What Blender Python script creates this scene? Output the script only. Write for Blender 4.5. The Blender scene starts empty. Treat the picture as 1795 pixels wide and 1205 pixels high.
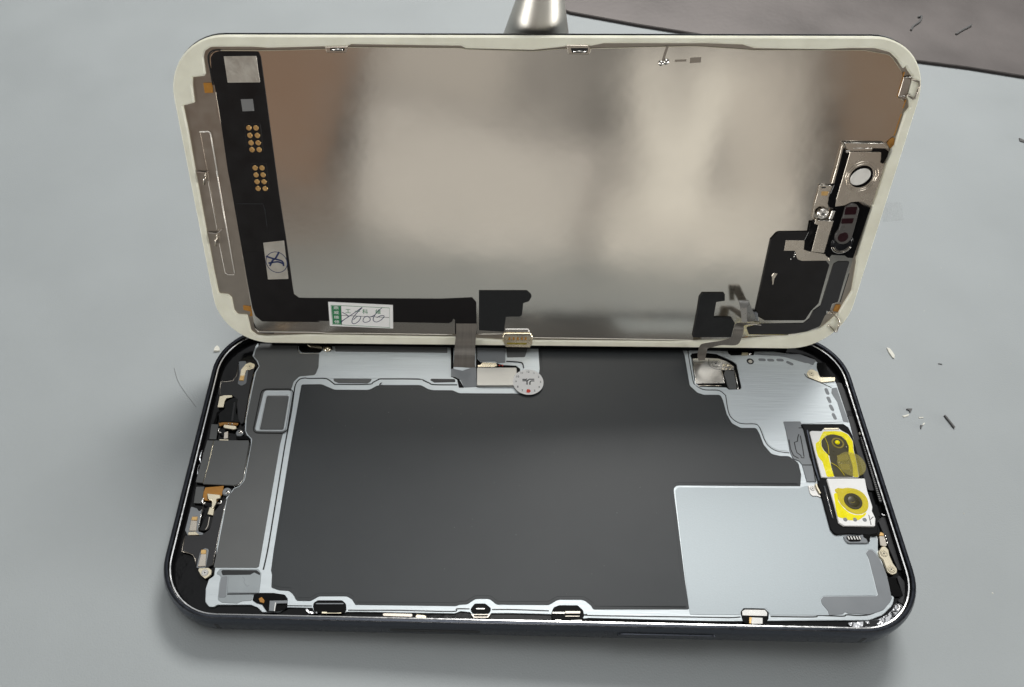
# Opened smartphone on a grey bench mat: tray with its inner plates, display assembly leaning open.
import bpy, math, random
from mathutils import Matrix, Vector
from mathutils.geometry import tessellate_polygon

S = 0.001                                   # everything below is measured in millimetres
sc = bpy.context.scene
COL = sc.collection
random.seed(5)

# ---------------------------------------------------------------- camera
cam = bpy.data.cameras.new("camera")
cam_o = bpy.data.objects.new("camera", cam); COL.objects.link(cam_o)
def mat4(rows):
    m = Matrix(rows)
    for i in range(3): m[i][3] *= S
    return m
cam_o.matrix_world = mat4([(0.999408,-0.0341747,-0.00390645,-17.5001),(0.0257687,0.819089,-0.573088,-80.0074),(0.0227849,0.572648,0.819485,157.969),(0,0,0,1)])
cam.lens = 27.1968; cam.sensor_width = 36; cam.sensor_fit = 'HORIZONTAL'
cam.shift_x = 0.05414; cam.shift_y = 0.02397
cam.clip_start = 0.005; cam.clip_end = 20
cam.dof.use_dof = False
sc.camera = cam_o

# ---------------------------------------------------------------- light
w = bpy.data.worlds.new("World"); sc.world = w; w.use_nodes = True
bg = w.node_tree.nodes["Background"]
bg.inputs[0].default_value = (0.97, 0.98, 1.0, 1); bg.inputs[1].default_value = 0.06
def area(name, loc, target, sx, sy, power, color):
    l = bpy.data.lights.new(name, 'AREA'); l.shape = 'RECTANGLE'; l.size = sx*S; l.size_y = sy*S
    l.energy = power; l.color = color
    o = bpy.data.objects.new(name, l); COL.objects.link(o)
    o.location = Vector(loc)*S
    o.rotation_euler = (Vector(target)-Vector(loc)).to_track_quat('-Z', 'Y').to_euler()
    return o
# radiance of a lamp is power / (pi * area)
def lamp(name, loc, target, sx, sy, rad, color):
    return area(name, loc, target, sx, sy, rad*math.pi*(sx*S)*(sy*S), color)
lamp("overhead_light", (50, 400, 800), (40, 160, 0), 1000, 680, 0.90, (0.97, 0.99, 1.0))
lamp("overhead_light", (-20, 40, 900), (0, 20, 0), 420, 360, 3.6, (1.0, 1.0, 0.98))  # extra fill from above, added to brighten the tray and labels
lamp("bench_lamp", (150, 610, 680), (20, 0, 0), 300, 220, 29.0, (1.0, 0.985, 0.95))
lamp("side_fill", (820, -270, 76), (0, 40, 40), 420, 130, 20.0, (1.0, 0.98, 0.94))  # this and the next: low fill lights added to brighten the gasket
lamp("side_fill", (-780, -340, 76), (0, 40, 40), 420, 130, 18.0, (1.0, 0.98, 0.94))
def panel(x0, x1, z0, z1, rad, col, roll=0.0, y=-520):  # unseen glowing panels, added only to shape reflections in the steel backplate
    o = lamp("reflection_panel", ((x0+x1)/2, y, (z0+z1)/2), ((x0+x1)/2, 0, (z0+z1)/2), x1-x0, z1-z0, rad, col)
    o.rotation_euler.rotate_axis('Z', math.radians(roll))
panel(-120, 84, 0, 262, 0.26, (1.0, 0.93, 0.85), y=-545)
panel(128, 300, 0, 262, 0.26, (1.0, 0.93, 0.85), y=-545)
panel(84, 128, 0, 108, 0.34, (1.0, 0.93, 0.85), y=-545)
panel(84, 128, 108, 262, 0.15, (1.0, 0.93, 0.85), y=-545)
panel(-380, -128, 84, 260, 0.21, (1.0, 0.60, 0.36), -16)
panel(-380, -128, 0, 76, 0.16, (1.0, 0.80, 0.64), -6)
panel(-100, 20, 140, 260, 0.20, (1.0, 0.92, 0.80), -12)
panel(-124, 84, 2, 118, 0.34, (1.0, 0.96, 0.89), -12)
panel(132, 166, 40, 190, 0.62, (1.0, 0.96, 0.86), 9)
panel(170, 206, 40, 190, 0.62, (1.0, 0.96, 0.86), -9)
panel(112, 290, 0, 62, 0.44, (1.0, 0.95, 0.85))
panel(215, 282, 60, 190, 0.34, (1.0, 0.92, 0.80), 10)
panel(304, 480, 100, 260, 0.20, (1.0, 0.64, 0.38), 14)
sc.view_settings.view_transform = 'Standard'; sc.view_settings.look = 'None'
sc.view_settings.exposure = 0.0; sc.view_settings.gamma = 1.0; sc.view_settings.use_curve_mapping = False
sc.render.engine = 'CYCLES'

# ---------------------------------------------------------------- materials
MATS = {}
def mat(name, col, metal=0.0, rough=0.5, var=0.06, vscale=300.0, stretch=None, bump=0.0, bscale=3000.0,
        rvar=0.08, coat=0.0, spec=None, trans=0.0, alpha=1.0, ior=1.45, sss=0.0, aniso=0.0, bdist=0.0001):
    m = bpy.data.materials.new(name); m.use_nodes = True; MATS[name] = m
    n, l = m.node_tree.nodes, m.node_tree.links
    b = n["Principled BSDF"]
    tc = n.new("ShaderNodeTexCoord"); mp = n.new("ShaderNodeMapping")
    l.new(tc.outputs["Object"], mp.inputs["Vector"])
    if stretch: mp.inputs["Scale"].default_value = stretch
    nz = n.new("ShaderNodeTexNoise"); nz.inputs["Scale"].default_value = vscale; nz.inputs["Detail"].default_value = 5
    l.new(mp.outputs[0], nz.inputs["Vector"])
    mx = n.new("ShaderNodeMix"); mx.data_type = 'RGBA'
    lo = [max(0, c*(1-var)) for c in col]; hi = [min(1, c*(1+var)) for c in col]
    mx.inputs[6].default_value = (*lo, 1); mx.inputs[7].default_value = (*hi, 1)
    l.new(nz.outputs["Fac"], mx.inputs[0]); l.new(mx.outputs[2], b.inputs["Base Color"])
    mr = n.new("ShaderNodeMapRange"); mr.inputs[1].default_value = 0.3; mr.inputs[2].default_value = 0.7
    mr.inputs[3].default_value = max(0.02, rough-rvar); mr.inputs[4].default_value = min(1, rough+rvar)
    l.new(nz.outputs["Fac"], mr.inputs[0]); l.new(mr.outputs[0], b.inputs["Roughness"])
    b.inputs["Metallic"].default_value = metal; b.inputs["Coat Weight"].default_value = coat
    b.inputs["Transmission Weight"].default_value = trans; b.inputs["Alpha"].default_value = alpha
    b.inputs["IOR"].default_value = ior
    if aniso: b.inputs["Anisotropic"].default_value = aniso
    if spec is not None: b.inputs["Specular IOR Level"].default_value = spec
    if sss:
        b.inputs["Subsurface Weight"].default_value = sss; b.inputs["Subsurface Radius"].default_value = (0.001, 0.001, 0.0007)
    if bump:
        n2 = n.new("ShaderNodeTexNoise"); n2.inputs["Scale"].default_value = bscale; n2.inputs["Detail"].default_value = 3
        l.new(mp.outputs[0], n2.inputs["Vector"])
        bp = n.new("ShaderNodeBump"); bp.inputs["Strength"].default_value = bump; bp.inputs["Distance"].default_value = bdist
        l.new(n2.outputs["Fac"], bp.inputs["Height"]); l.new(bp.outputs[0], b.inputs["Normal"])
    return m
BX = (0.05, 1.0, 1.0)                         # streaks along the phone's length
mat("bench_mat", (0.374, 0.403, 0.412), 0, 0.58, 0.075, 38, bump=0.5, bscale=2600)
mat("shell_metal", (0.060, 0.066, 0.080), 0.9, 0.33, 0.1, 900)
mat("rim_metal", (0.42, 0.42, 0.42), 1, 0.2, 0.1, 900)  # chamfer reflection put into a lighter metal than the shell
mat("inner_black", (0.004, 0.004, 0.0045), 0, 0.1, 0.2, 300, bump=0.3, bscale=500, spec=0.22, rvar=0.02)
mat("silver_plate", (0.60, 0.65, 0.675), 0.42, 0.38, 0.06, 900, stretch=(0.06, 1, 1), bump=0.45, bscale=2200, rvar=0.05)
mat("silver_grain", (0.44, 0.49, 0.515), 0.25, 0.45, 0.07, 3000, bump=0.2, bscale=4500, rvar=0.03)
mat("graphite_film", (0.034, 0.038, 0.041), 0.0, 0.36, 0.08, 150, spec=0.4, rvar=0.015, bump=0.03, bscale=1800)
mat("grey_film", (0.100, 0.104, 0.104), 0.0, 0.38, 0.08, 150, spec=0.6, rvar=0.01)
mat("dark_film", (0.022, 0.022, 0.024), 0.0, 0.36, 0.1, 200, spec=0.5, rvar=0.01)
mat("mid_grey_film", (0.22, 0.235, 0.25), 0.2, 0.45, 0.08, 300)
mat("seam_black", (0.01, 0.011, 0.012), 0, 0.5)
mat("hole_black", (0.002, 0.002, 0.0022), 0, 0.4, spec=0.1)
mat("bright_steel", (0.82, 0.795, 0.75), 1, 0.22, 0.03, 500, bump=0.05, bscale=600, rvar=0.03)
mat("warm_steel", (0.64, 0.58, 0.50), 1, 0.27, 0.03, 400, rvar=0.02)
mat("cover_steel", (0.46, 0.45, 0.42), 0.9, 0.42, 0.06, 700, stretch=(0.06, 1, 1), rvar=0.03)
mat("chrome_foil", (0.62, 0.62, 0.63), 1, 0.06, 0.1, 300, bump=1.0, bscale=330, rvar=0.02, bdist=0.0009)
mat("gold", (0.80, 0.52, 0.22), 1, 0.34, 0.1, 2000)
mat("pale_gold", (0.86, 0.77, 0.58), 1, 0.27, 0.04, 600, rvar=0.03)
mat("kapton", (0.42, 0.19, 0.03), 0, 0.35, 0.15, 700)
mat("back_steel", (0.705, 0.672, 0.61), 1, 0.135, 0.03, 70, bump=0.22, bscale=110, rvar=0.03)
mat("edge_highlight", (0.92, 0.89, 0.82), 0.35, 0.35, 0.06, 600)  # highlight on ribs and folded edges, put into a near-white colour
mat("frame_steel", (0.42, 0.375, 0.325), 1, 0.34, 0.08, 500, rvar=0.04)
mat("gasket", (0.91, 0.885, 0.73), 0, 0.36, 0.17, 210, bump=0.3, bscale=900, sss=0.15)
mat("glass_black", (0.01, 0.01, 0.012), 0, 0.08)
mat("flex_black", (0.0065, 0.0055, 0.006), 0, 0.4, 0.2, 300, bump=0.05, bscale=1500, spec=0.35)
mat("foam_black", (0.016, 0.017, 0.018), 0, 0.75, 0.15, 900, bump=0.2, bscale=3000, spec=0.3)
mat("ribbon", (0.20, 0.185, 0.165), 0.4, 0.36, 0.25, 4000, stretch=(1, 0.04, 0.04))
mat("paper_white", (0.92, 0.92, 0.91), 0, 0.6, 0.02, 500)
mat("foil_sticker", (0.58, 0.55, 0.49), 0.6, 0.36, 0.22, 330, bump=0.9, bscale=500, bdist=0.0003)
mat("ink_green", (0.03, 0.22, 0.09), 0, 0.6)
mat("ink_blue", (0.018, 0.03, 0.10), 0, 0.45)
mat("ink_dark", (0.03, 0.035, 0.04), 0, 0.6)
mat("ink_red", (0.70, 0.06, 0.035), 0, 0.6)
mat("print_grey", (0.20, 0.20, 0.20), 0, 0.6)
mat("label_white", (0.90, 0.90, 0.89), 0, 0.55, 0.05, 700, bump=0.15, bscale=900)
mat("yellow_tape", (0.95, 0.84, 0.0), 0, 0.25, 0.05, 400, bump=0.8, bscale=500, spec=0.35, bdist=0.0003)
mat("amber_film", (0.82, 0.68, 0.0), 0, 0.2, 0.1, 300, alpha=0.58, spec=0.5, bump=0.5, bscale=300, bdist=0.0003)
mat("lens_dark", (0.055, 0.048, 0.022), 0, 0.3, 0.3, 400, spec=0.3)
mat("clear_amber", (0.50, 0.43, 0.10), 0, 0.15, 0.1, 300, alpha=0.26, spec=0.5)
mat("bright_ribbon", (0.30, 0.295, 0.28), 0.5, 0.3, 0.1, 900)
mat("lens_olive", (0.25, 0.20, 0.03), 0, 0.22, 0.3, 500, spec=0.4)
mat("maroon_glass", (0.020, 0.004, 0.006), 0, 0.1, 0.2, 200, coat=0.5)
mat("sensor_grey", (0.085, 0.08, 0.075), 0, 0.3)
mat("mesh_white", (0.80, 0.78, 0.74), 0.3, 0.45, 0.1, 900, bump=0.4, bscale=4000)
mat("pocket_grey", (0.30, 0.33, 0.345), 0.3, 0.5, 0.12, 350, bump=0.2, bscale=600)
mat("stand_steel", (0.64, 0.62, 0.57), 0.9, 0.42, 0.12, 60, bump=0.08, bscale=1500)
mat("sheet_brown", (0.155, 0.14, 0.135), 0.3, 0.5, 0.35, 30, bump=0.6, bscale=600)
mat("sheet_edge", (0.02, 0.016, 0.015), 0, 0.6)
mat("chip_white", (0.75, 0.74, 0.66), 0, 0.5)
mat("chip_dark", (0.12, 0.12, 0.12), 0, 0.6)
mat("hair", (0.10, 0.095, 0.09), 0, 0.5)
mat("clear_film", (0.8, 0.82, 0.82), 0, 0.12, alpha=0.10)

# ---------------------------------------------------------------- mesh helpers
class Ctx: pass
cx = Ctx(); cx.parent = None; cx.zoff = 0.0
def link(name, me, material, parent=None):
    o = bpy.data.objects.new(name, me); COL.objects.link(o)
    for m in (material if isinstance(material, (list, tuple)) else [material]): me.materials.append(MATS[m])
    p = cx.parent if parent is None else parent
    if p: o.parent = p
    return o
def mesh_obj(name, verts, faces, material, parent=None, smooth=False, mi=None):
    me = bpy.data.meshes.new(name)
    me.from_pydata([(v[0]*S, v[1]*S, (v[2]+cx.zoff)*S) for v in verts], [], faces)
    me.validate(); me.update()
    o = link(name, me, material, parent)
    if smooth: me.polygons.foreach_set("use_smooth", [True]*len(me.polygons))
    if mi: me.polygons.foreach_set("material_index", mi)
    return o
def fillet(pts, r0=0.25, seg=4):
    """round the corners of a closed outline; a third number is that corner's radius"""
    out = []; n = len(pts)
    P = [Vector((p[0], p[1])) for p in pts]
    for i in range(n):
        r = pts[i][2] if len(pts[i]) > 2 else r0
        a, b, c = P[i-1], P[i], P[(i+1) % n]
        u, v = a-b, c-b; lu, lv = u.length, v.length
        if lu < 1e-6 or lv < 1e-6: continue
        u /= lu; v /= lv
        ang = math.acos(max(-1, min(1, u.dot(v))))
        if r <= 0.001 or ang > 3.05 or ang < 0.05: out.append((b.x, b.y)); continue
        t = r/math.tan(ang/2); t = min(t, lu*0.48, lv*0.48); r = t*math.tan(ang/2)
        bis = (u+v)
        if bis.length < 1e-6: out.append((b.x, b.y)); continue
        bis.normalize(); cc = b+bis*(r/math.sin(ang/2))
        s0, s1 = b+u*t-cc, b+v*t-cc
        a0 = math.atan2(s0.y, s0.x); a1 = math.atan2(s1.y, s1.x); d = (a1-a0+math.pi) % (2*math.pi)-math.pi
        k = max(1, int(math.ceil(abs(d)/(math.pi/2)*seg)))
        for j in range(k+1): out.append((cc.x+r*math.cos(a0+d*j/k), cc.y+r*math.sin(a0+d*j/k)))
    return out
def area2(p): return sum(p[i-1][0]*p[i][1]-p[i][0]*p[i-1][1] for i in range(len(p)))/2
def ccw(p): return p if area2(p) > 0 else p[::-1]
def offset(p, d):
    """move a counter-clockwise outline inward by d"""
    n = len(p); out = []
    for i in range(n):
        a, b, c = Vector(p[i-1]), Vector(p[i]), Vector(p[(i+1) % n])
        e1, e2 = (b-a), (c-b)
        if e1.length < 1e-7: e1 = e2
        if e2.length < 1e-7: e2 = e1
        e1 = e1.normalized(); e2 = e2.normalized()
        n1 = Vector((-e1.y, e1.x)); n2 = Vector((-e2.y, e2.x)); m = n1+n2
        k = m.length
        if k < 0.5: q = b+n1*d
        else: m /= k; q = b+m*(d/max(0.5, m.dot(n1)))
        out.append((q.x, q.y))
    return out
def plate_geo(loops, z0, z1, bevel):
    """solid sheet with a chamfered upper edge; loops[0] is the outline, the others are holes"""
    V = []; F = []; top = []
    for k, lp in enumerate(loops):
        lp = ccw(lp); ins = offset(lp, bevel if k == 0 else -bevel) if bevel else lp
        n = len(lp); b0 = len(V)
        V += [(x, y, z0) for x, y in lp] + [(x, y, z1-bevel) for x, y in lp]
        rings = [b0, b0+n]
        if bevel: rings.append(len(V)); V += [(x, y, z1) for x, y in ins]
        for r0, r1 in zip(rings, rings[1:]):
            for i in range(n):
                j = (i+1) % n
                q = (r0+i, r0+j, r1+j, r1+i)
                F.append(q if k == 0 else q[::-1])
        top.append(([Vector((x, y, 0)) for x, y in (ins if bevel else lp)], rings[-1], b0, n))
    idx = []; bot = []
    for ins, t, b0, n in top: idx += list(range(t, t+n)); bot += list(range(b0, b0+n))
    for tri in tessellate_polygon([t[0] for t in top]):
        a, b, c = (V[idx[i]] for i in tri)
        s = (b[0]-a[0])*(c[1]-a[1])-(c[0]-a[0])*(b[1]-a[1])
        tri = tri if s > 0 else tri[::-1]
        F.append(tuple(idx[i] for i in tri)); F.append(tuple(bot[i] for i in reversed(tri)))
    return V, F
def plate(name, pts, z0, z1, material, parent=None, bevel=0.05, r=0.25, holes=()):
    lp = [fillet(pts, r)] + [fillet(h, r) for h in holes]
    V, F = plate_geo(lp, z0, z1, bevel)
    return mesh_obj(name, V, F, material, parent)
def circle(c, r, n=28, sy=1.0): return [(c[0]+r*math.cos(2*math.pi*i/n), c[1]+r*sy*math.sin(2*math.pi*i/n)) for i in range(n)]
def disc(name, c, r, z0, z1, material, parent=None, bevel=0.05, n=28, hole=None):
    loops = [circle(c, r, n)] + ([circle(c, hole, n)] if hole else [])
    V, F = plate_geo(loops, z0, z1, bevel)
    return mesh_obj(name, V, F, material, parent)
def capsule(a, b, r): 
    d = (Vector(b[:2])-Vector(a[:2])); t = math.atan2(d.y, d.x); out = []
    for c, s in ((a, math.pi/2), (b, -math.pi/2)):
        for i in range(9): q = t+s+math.pi*i/8; out.append((c[0]+r*math.cos(q), c[1]+r*math.sin(q)))
    return out
def pill(name, a, b, r, z0, z1, material, parent=None, bevel=0.05):
    V, F = plate_geo([capsule(a, b, r)], z0, z1, bevel); return mesh_obj(name, V, F, material, parent)
def band(pts, wd):
    """outline of a line of width wd drawn through pts"""
    P = [Vector(p[:2]) for p in pts]; L = []; Rr = []
    for i in range(len(P)):
        t = (P[min(i+1, len(P)-1)]-P[max(i-1, 0)]).normalized(); nrm = Vector((-t.y, t.x))*wd/2
        L.append(tuple(P[i]+nrm)); Rr.append(tuple(P[i]-nrm))
    return L, Rr
def smooth_path(pts, n=6):
    P = [Vector(p) for p in pts]; out = []
    for i in range(len(P)-1):
        a, b, c, d = P[max(i-1, 0)], P[i], P[i+1], P[min(i+2, len(P)-1)]
        for k in range(n):
            t = k/n
            out.append(0.5*((2*b)+(c-a)*t+(2*a-5*b+4*c-d)*t*t+(3*b-a-3*c+d)*t**3))
    out.append(P[-1]); return [tuple(q) for q in out]
ROUND = ('rib_edge', 'bright_edge', 'frame_edge', 'strip_edge', 'foot_edge', 'cover_fold', 'cover_edge', 'bracket_rim', 'cradle_glint', 'bay_edge', 'tray_edge', 'clip_bar')
def stroke(name, pts, wd, z0, z1, material, parent=None, curve=True):
    pts = smooth_path([p[:2] for p in pts]) if curve else pts
    if name in ROUND: return tube(name, [(p[0], p[1], z1-wd*0.35) for p in pts], wd/2, material, parent, n=6)
    L, Rr = band(pts, wd); n = len(L)
    V = [(x, y, z0) for x, y in L]+[(x, y, z0) for x, y in Rr]+[(x, y, z1) for x, y in L]+[(x, y, z1) for x, y in Rr]
    F = []
    for i in range(n-1):
        F += [(2*n+i, 3*n+i, 3*n+i+1, 2*n+i+1), (i, 2*n+i, 2*n+i+1, i+1), (n+i, n+i+1, 3*n+i+1, 3*n+i), (i, i+1, n+i+1, n+i)]
    F += [(0, n, 3*n, 2*n), (n-1, 3*n-1, 4*n-1, 2*n-1)]
    return mesh_obj(name, V, F, material, parent)
def tube(name, pts, r, material, parent=None, closed=False, n=8):
    P = [Vector(p) for p in pts]; V = []; F = []; m = len(P)
    for i in range(m):
        a = P[i-1] if (i or closed) else P[i]; c = P[(i+1) % m] if (i < m-1 or closed) else P[i]
        t = (c-a).normalized(); u = t.cross(Vector((0.13, 0.21, 1))).normalized(); v = t.cross(u)
        for k in range(n): q = P[i]+(u*math.cos(2*math.pi*k/n)+v*math.sin(2*math.pi*k/n))*r; V.append(tuple(q))
    for i in range(m if closed else m-1):
        j = (i+1) % m
        for k in range(n): F.append((i*n+k, i*n+(k+1) % n, j*n+(k+1) % n, j*n+k))
    if not closed: F += [tuple(range(n))[::-1], tuple(range((m-1)*n, m*n))]
    return mesh_obj(name, V, F, material, parent, smooth=True)
def ribbon(name, left, right, th, material, parent=None, n=5):
    """bent tape between two edges given as (x, y, z) lists"""
    L = [Vector(q) for q in smooth_path(left, n)]; Rr = [Vector(q) for q in smooth_path(right, n)]
    m = len(L); V = []; F = []
    for i in range(m):
        t = L[min(i+1, m-1)]-L[max(i-1, 0)]; nr = (Rr[i]-L[i]).cross(t)
        nr = nr.normalized()*th/2 if nr.length > 1e-9 else Vector((0, 0, th/2))
        V += [tuple(L[i]+nr), tuple(Rr[i]+nr), tuple(Rr[i]-nr), tuple(L[i]-nr)]
    for i in range(m-1):
        for k in range(4): F.append((4*i+k, 4*i+(k+1) % 4, 4*i+4+(k+1) % 4, 4*i+4+k))
    F += [(3, 2, 1, 0), (4*m-4, 4*m-3, 4*m-2, 4*m-1)]
    return mesh_obj(name, V, F, material, parent, smooth=False)
def dome(name, c, r, h, z0, material, parent=None, n=16, rings=5):
    V = []; F = []
    for j in range(rings):
        a = math.pi/2*j/rings
        V += [(c[0]+r*math.cos(a)*math.cos(2*math.pi*i/n), c[1]+r*math.cos(a)*math.sin(2*math.pi*i/n), z0+h*math.sin(a)) for i in range(n)]
    V.append((c[0], c[1], z0+h))
    for j in range(rings-1):
        for i in range(n): F.append((j*n+i, j*n+(i+1) % n, (j+1)*n+(i+1) % n, (j+1)*n+i))
    for i in range(n): F.append(((rings-1)*n+i, (rings-1)*n+(i+1) % n, len(V)-1))
    F.append(tuple(range(n))[::-1])
    return mesh_obj(name, V, F, material, parent, smooth=True)
def text(name, body, c, size, rot, z, material, parent=None, wide=1.0):
    cu = bpy.data.curves.new("t", 'FONT'); cu.body = body; cu.size = size*S; cu.align_x = 'CENTER'; cu.align_y = 'CENTER'
    cu.extrude = 0.008*S; cu.resolution_u = 3
    t = bpy.data.objects.new("t", cu); COL.objects.link(t)
    me = bpy.data.meshes.new_from_object(t.evaluated_get(bpy.context.evaluated_depsgraph_get()))
    bpy.data.objects.remove(t); bpy.data.curves.remove(cu)
    me.name = name; me.materials.clear()
    me.transform(Matrix.Translation((c[0]*S, c[1]*S, (z+cx.zoff)*S)) @ Matrix.Rotation(rot, 4, 'Z') @ Matrix.Diagonal((wide, 1, 1, 1)))
    return link(name, me, material, parent)
def thing(name, label, cat, matrix, group=None):
    o = bpy.data.objects.new(name, None); o.empty_display_size = 0.01; COL.objects.link(o)
    o.matrix_world = matrix; o["label"] = label; o["category"] = cat
    if group: o["group"] = group
    return o
def tag(o, label, cat, group=None):
    o["label"] = label; o["category"] = cat
    if group: o["group"] = group
    return o
def rrect(wd, hg, r, seg=14, grow=0.0):
    wd, hg, r = wd/2+grow, hg/2+grow, r+grow; out = []
    for qx, qy, a in ((1, 1, 0), (-1, 1, 90), (-1, -1, 180), (1, -1, 270)):
        for i in range(seg+1):
            t = math.radians(a+90*i/seg); out.append((qx*(wd-r)+r*math.cos(t), qy*(hg-r)+r*math.sin(t)))
    return out
def sweep(name, outline_fn, prof, material, parent=None, mi=None, cap=True):
    V = []; F = []; MI = []; n = None
    for off, z in prof:
        o = outline_fn(off); n = len(o); V += [(x, y, z) for x, y in o]
    for k in range(len(prof)-1):
        for i in range(n):
            j = (i+1) % n; F.append((k*n+i, k*n+j, (k+1)*n+j, (k+1)*n+i)); MI.append(mi[k] if mi else 0)
    if cap: F.append(tuple(range(n*(len(prof)-1), n*len(prof)))); MI.append(0)
    return mesh_obj(name, V, F, material, parent, smooth=False, mi=MI)
def auto_smooth(o, deg=32):
    me = o.data; me.polygons.foreach_set("use_smooth", [True]*len(me.polygons)); me.set_sharp_from_angle(angle=math.radians(deg))

# ================================================================ setting
cx.parent = None; cx.zoff = 0
tb = mesh_obj("table", [(-1500, -1200, 0), (1500, -1200, 0), (1500, 1800, 0), (-1500, 1800, 0)], [(0, 1, 2, 3)], "bench_mat")
tb["kind"] = "structure"; tb["label"] = "grey silicone bench mat under the opened phone"

# ================================================================ phone tray
PHONE = mat4([(0.999319,0,-0.0369,0),(0,1,0,0),(0.0369,0,0.999319,9.67),(0,0,0,1)])
ZB = 7.25                                    # tray height below its rim
ph = thing("smartphone_body", "opened black smartphone tray with grey shield plates and black film inside", "smartphone",
           PHONE @ Matrix.Translation((0, 0, -ZB*S)))
cx.parent = ph; cx.zoff = ZB
out = lambda off: rrect(148.6, 70.5, 12.3, 14, off)
prof = [(-1.5, -2.35), (-1.25, -2.1), (-1.15, -0.85), (-1.05, -0.72), (-0.82, -0.66), (-0.74, -0.56), (-0.66, -0.12), (-0.52, 0.0), (-0.06, 0.0), (0.06, -0.06),
        (0.34, -0.55), (0.56, -1.3), (0.66, -2.4), (0.66, -4.6), (0.5, -5.7), (0.1, -6.5), (-0.6, -7.0), (-1.6, -7.2), (-3.0, -7.25)]
mi = [2, 2, 2, 1, 2, 2, 0, 0, 1] + [0]*9
sh = sweep("shell", out, prof[::-1], ["shell_metal", "rim_metal", "inner_black"], mi=mi[::-1], cap=False); auto_smooth(sh, 28)
V, F = plate_geo([out(-3.0)], -7.25, -7.0, 0.0); bgls = mesh_obj("back_glass", V, F, "shell_metal")
V, F = plate_geo([out(-1.3)], -2.6, -2.15, 0.0); mesh_obj("inner_floor", V, F, "inner_black")
# rear camera island underneath, which lifts this end of the tray
isl = plate("camera_island", [(34, -33), (69, -33), (69, 4), (34, 4)], -9.3, -7.2, "shell_metal", r=8, bevel=0)
for c in ((43, -24), (60, -14.5), (43, -5)): disc("lens_ring", c, 7.4, -11.0, -9.2, "shell_metal", isl, bevel=0)
# antenna breaks in the frame
for x, y, sx, sy in ((-62.0, -35.73, 0.9, 0.4), (62.2, -35.73, 0.9, 0.4), (-74.78, 18.5, 0.4, 0.8), (74.78, -18.5, 0.4, 0.8)):
    plate("antenna_line", [(x-sx/2, y-sy/2), (x+sx/2, y-sy/2), (x+sx/2, y+sy/2), (x-sx/2, y+sy/2)], -4.6, -1.9, "seam_black", r=0.1, bevel=0.1)
# keys on the long side
def side_key(name, x0, x1, z, hz, dep, material):
    lp = capsule((x0, z), (x1, z), hz); V, F = plate_geo([lp], 0, dep, 0.08)
    return mesh_obj(name, [(x, -35.85-zz, y) for x, y, zz in V], [f[::-1] for f in F], material)
side_key("camera_key", -27.5, -11.5, -3.2, 0.85, 0.12, "seam_black")
k = side_key("side_key", 16.5, 33.5, -2.9, 0.9, 0.35, "shell_metal")

plate('light_block', [(-62, 31.3), (62, 31.3), (62, 34.0), (-62, 34.0)], -2.2, -0.55, 'hole_black', r=0.3, bevel=0.05)  # black strip added to stop lamp light leaking under the display
PZ = -1.7                                    # upper face of the shield plates
# ---- shield plate under everything
mid = plate("shield_plate", [(-65.46,32.29),(-66,31.01),(-66.27,28.19,0.1),(-64.99,26.67,0.4),(-64.17,25.15,0.5),(-64.8,23.48),(-64.85,18.58),(-64.71,10.33),(-64.25,7.32),(-63.65,6.24),(-62.51,5.19),(-62.26,3.71),(-62.19,-4.99,1.2),(-62.99,-6.43),(-63.97,-6.87),(-64.93,-8.84),(-65.25,-9.15),(-64.96,-20.41),(-64.42,-24.68),(-64.29,-26.39),(-65.18,-27.11),(-65.41,-28.97,1),(-64.94,-31.7,1),(-64.01,-32.63,0.6),(-62.99,-32.67,0.6),(-62.41,-32.23,0.5),(-55.8,-32.09),(-54.36,-32.59),(-53.31,-33.48),(-49.98,-33.41),(-48.67,-32.47),(-48.61,-32.43),(-43.6,-32.44),(-43.04,-33.36),(-36.96,-33.23),(-36.85,-33.08),(-33.19,-33.01),(-15.7,-32.94),(-14.59,-32.49),(-12.74,-32.64),(-11.98,-33.64),(-9.21,-33.58),(-8.57,-32.73),(-4.31,-32.64),(3.01,-32.67),(3.41,-33.55),(8.92,-33.43),(10.26,-33.25),(32.94,-33.35),(37.67,-33.28),(53.47,-32.81),(63.88,-32.53,2),(66.85,-31.4,2),(69.28,-29.45,3),(70.04,-27.79),(69.48,-27.57),(69.75,-23.3),(69.76,-21.73),(69.62,-18.16),(70.3,-15.77),(70.23,-15.32),(70.74,-11.44),(71.77,11.27),(71.53,22.66,2),(68.43,28.75,3),(65.78,30.28),(55.53,31.91),(-65.44,31.26)],
  -2.2, PZ, "silver_plate", bevel=0.08, r=0.3, holes=[[(39.03,29.21),(38.89,29.77),(39.35,30.62,0.3),(40.85,30.85),(43,30.88),(45.31,30.57),(48.83,28.26,0.4),(49.46,27.44,0.4),(49.36,20.85,0.3),(48.91,20.18),(48.39,20.31),(46.42,20.21,0.3),(45.87,20.79),(39.78,20.89),(39.25,21.74,0.5),(38.86,22.8)]])

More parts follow.
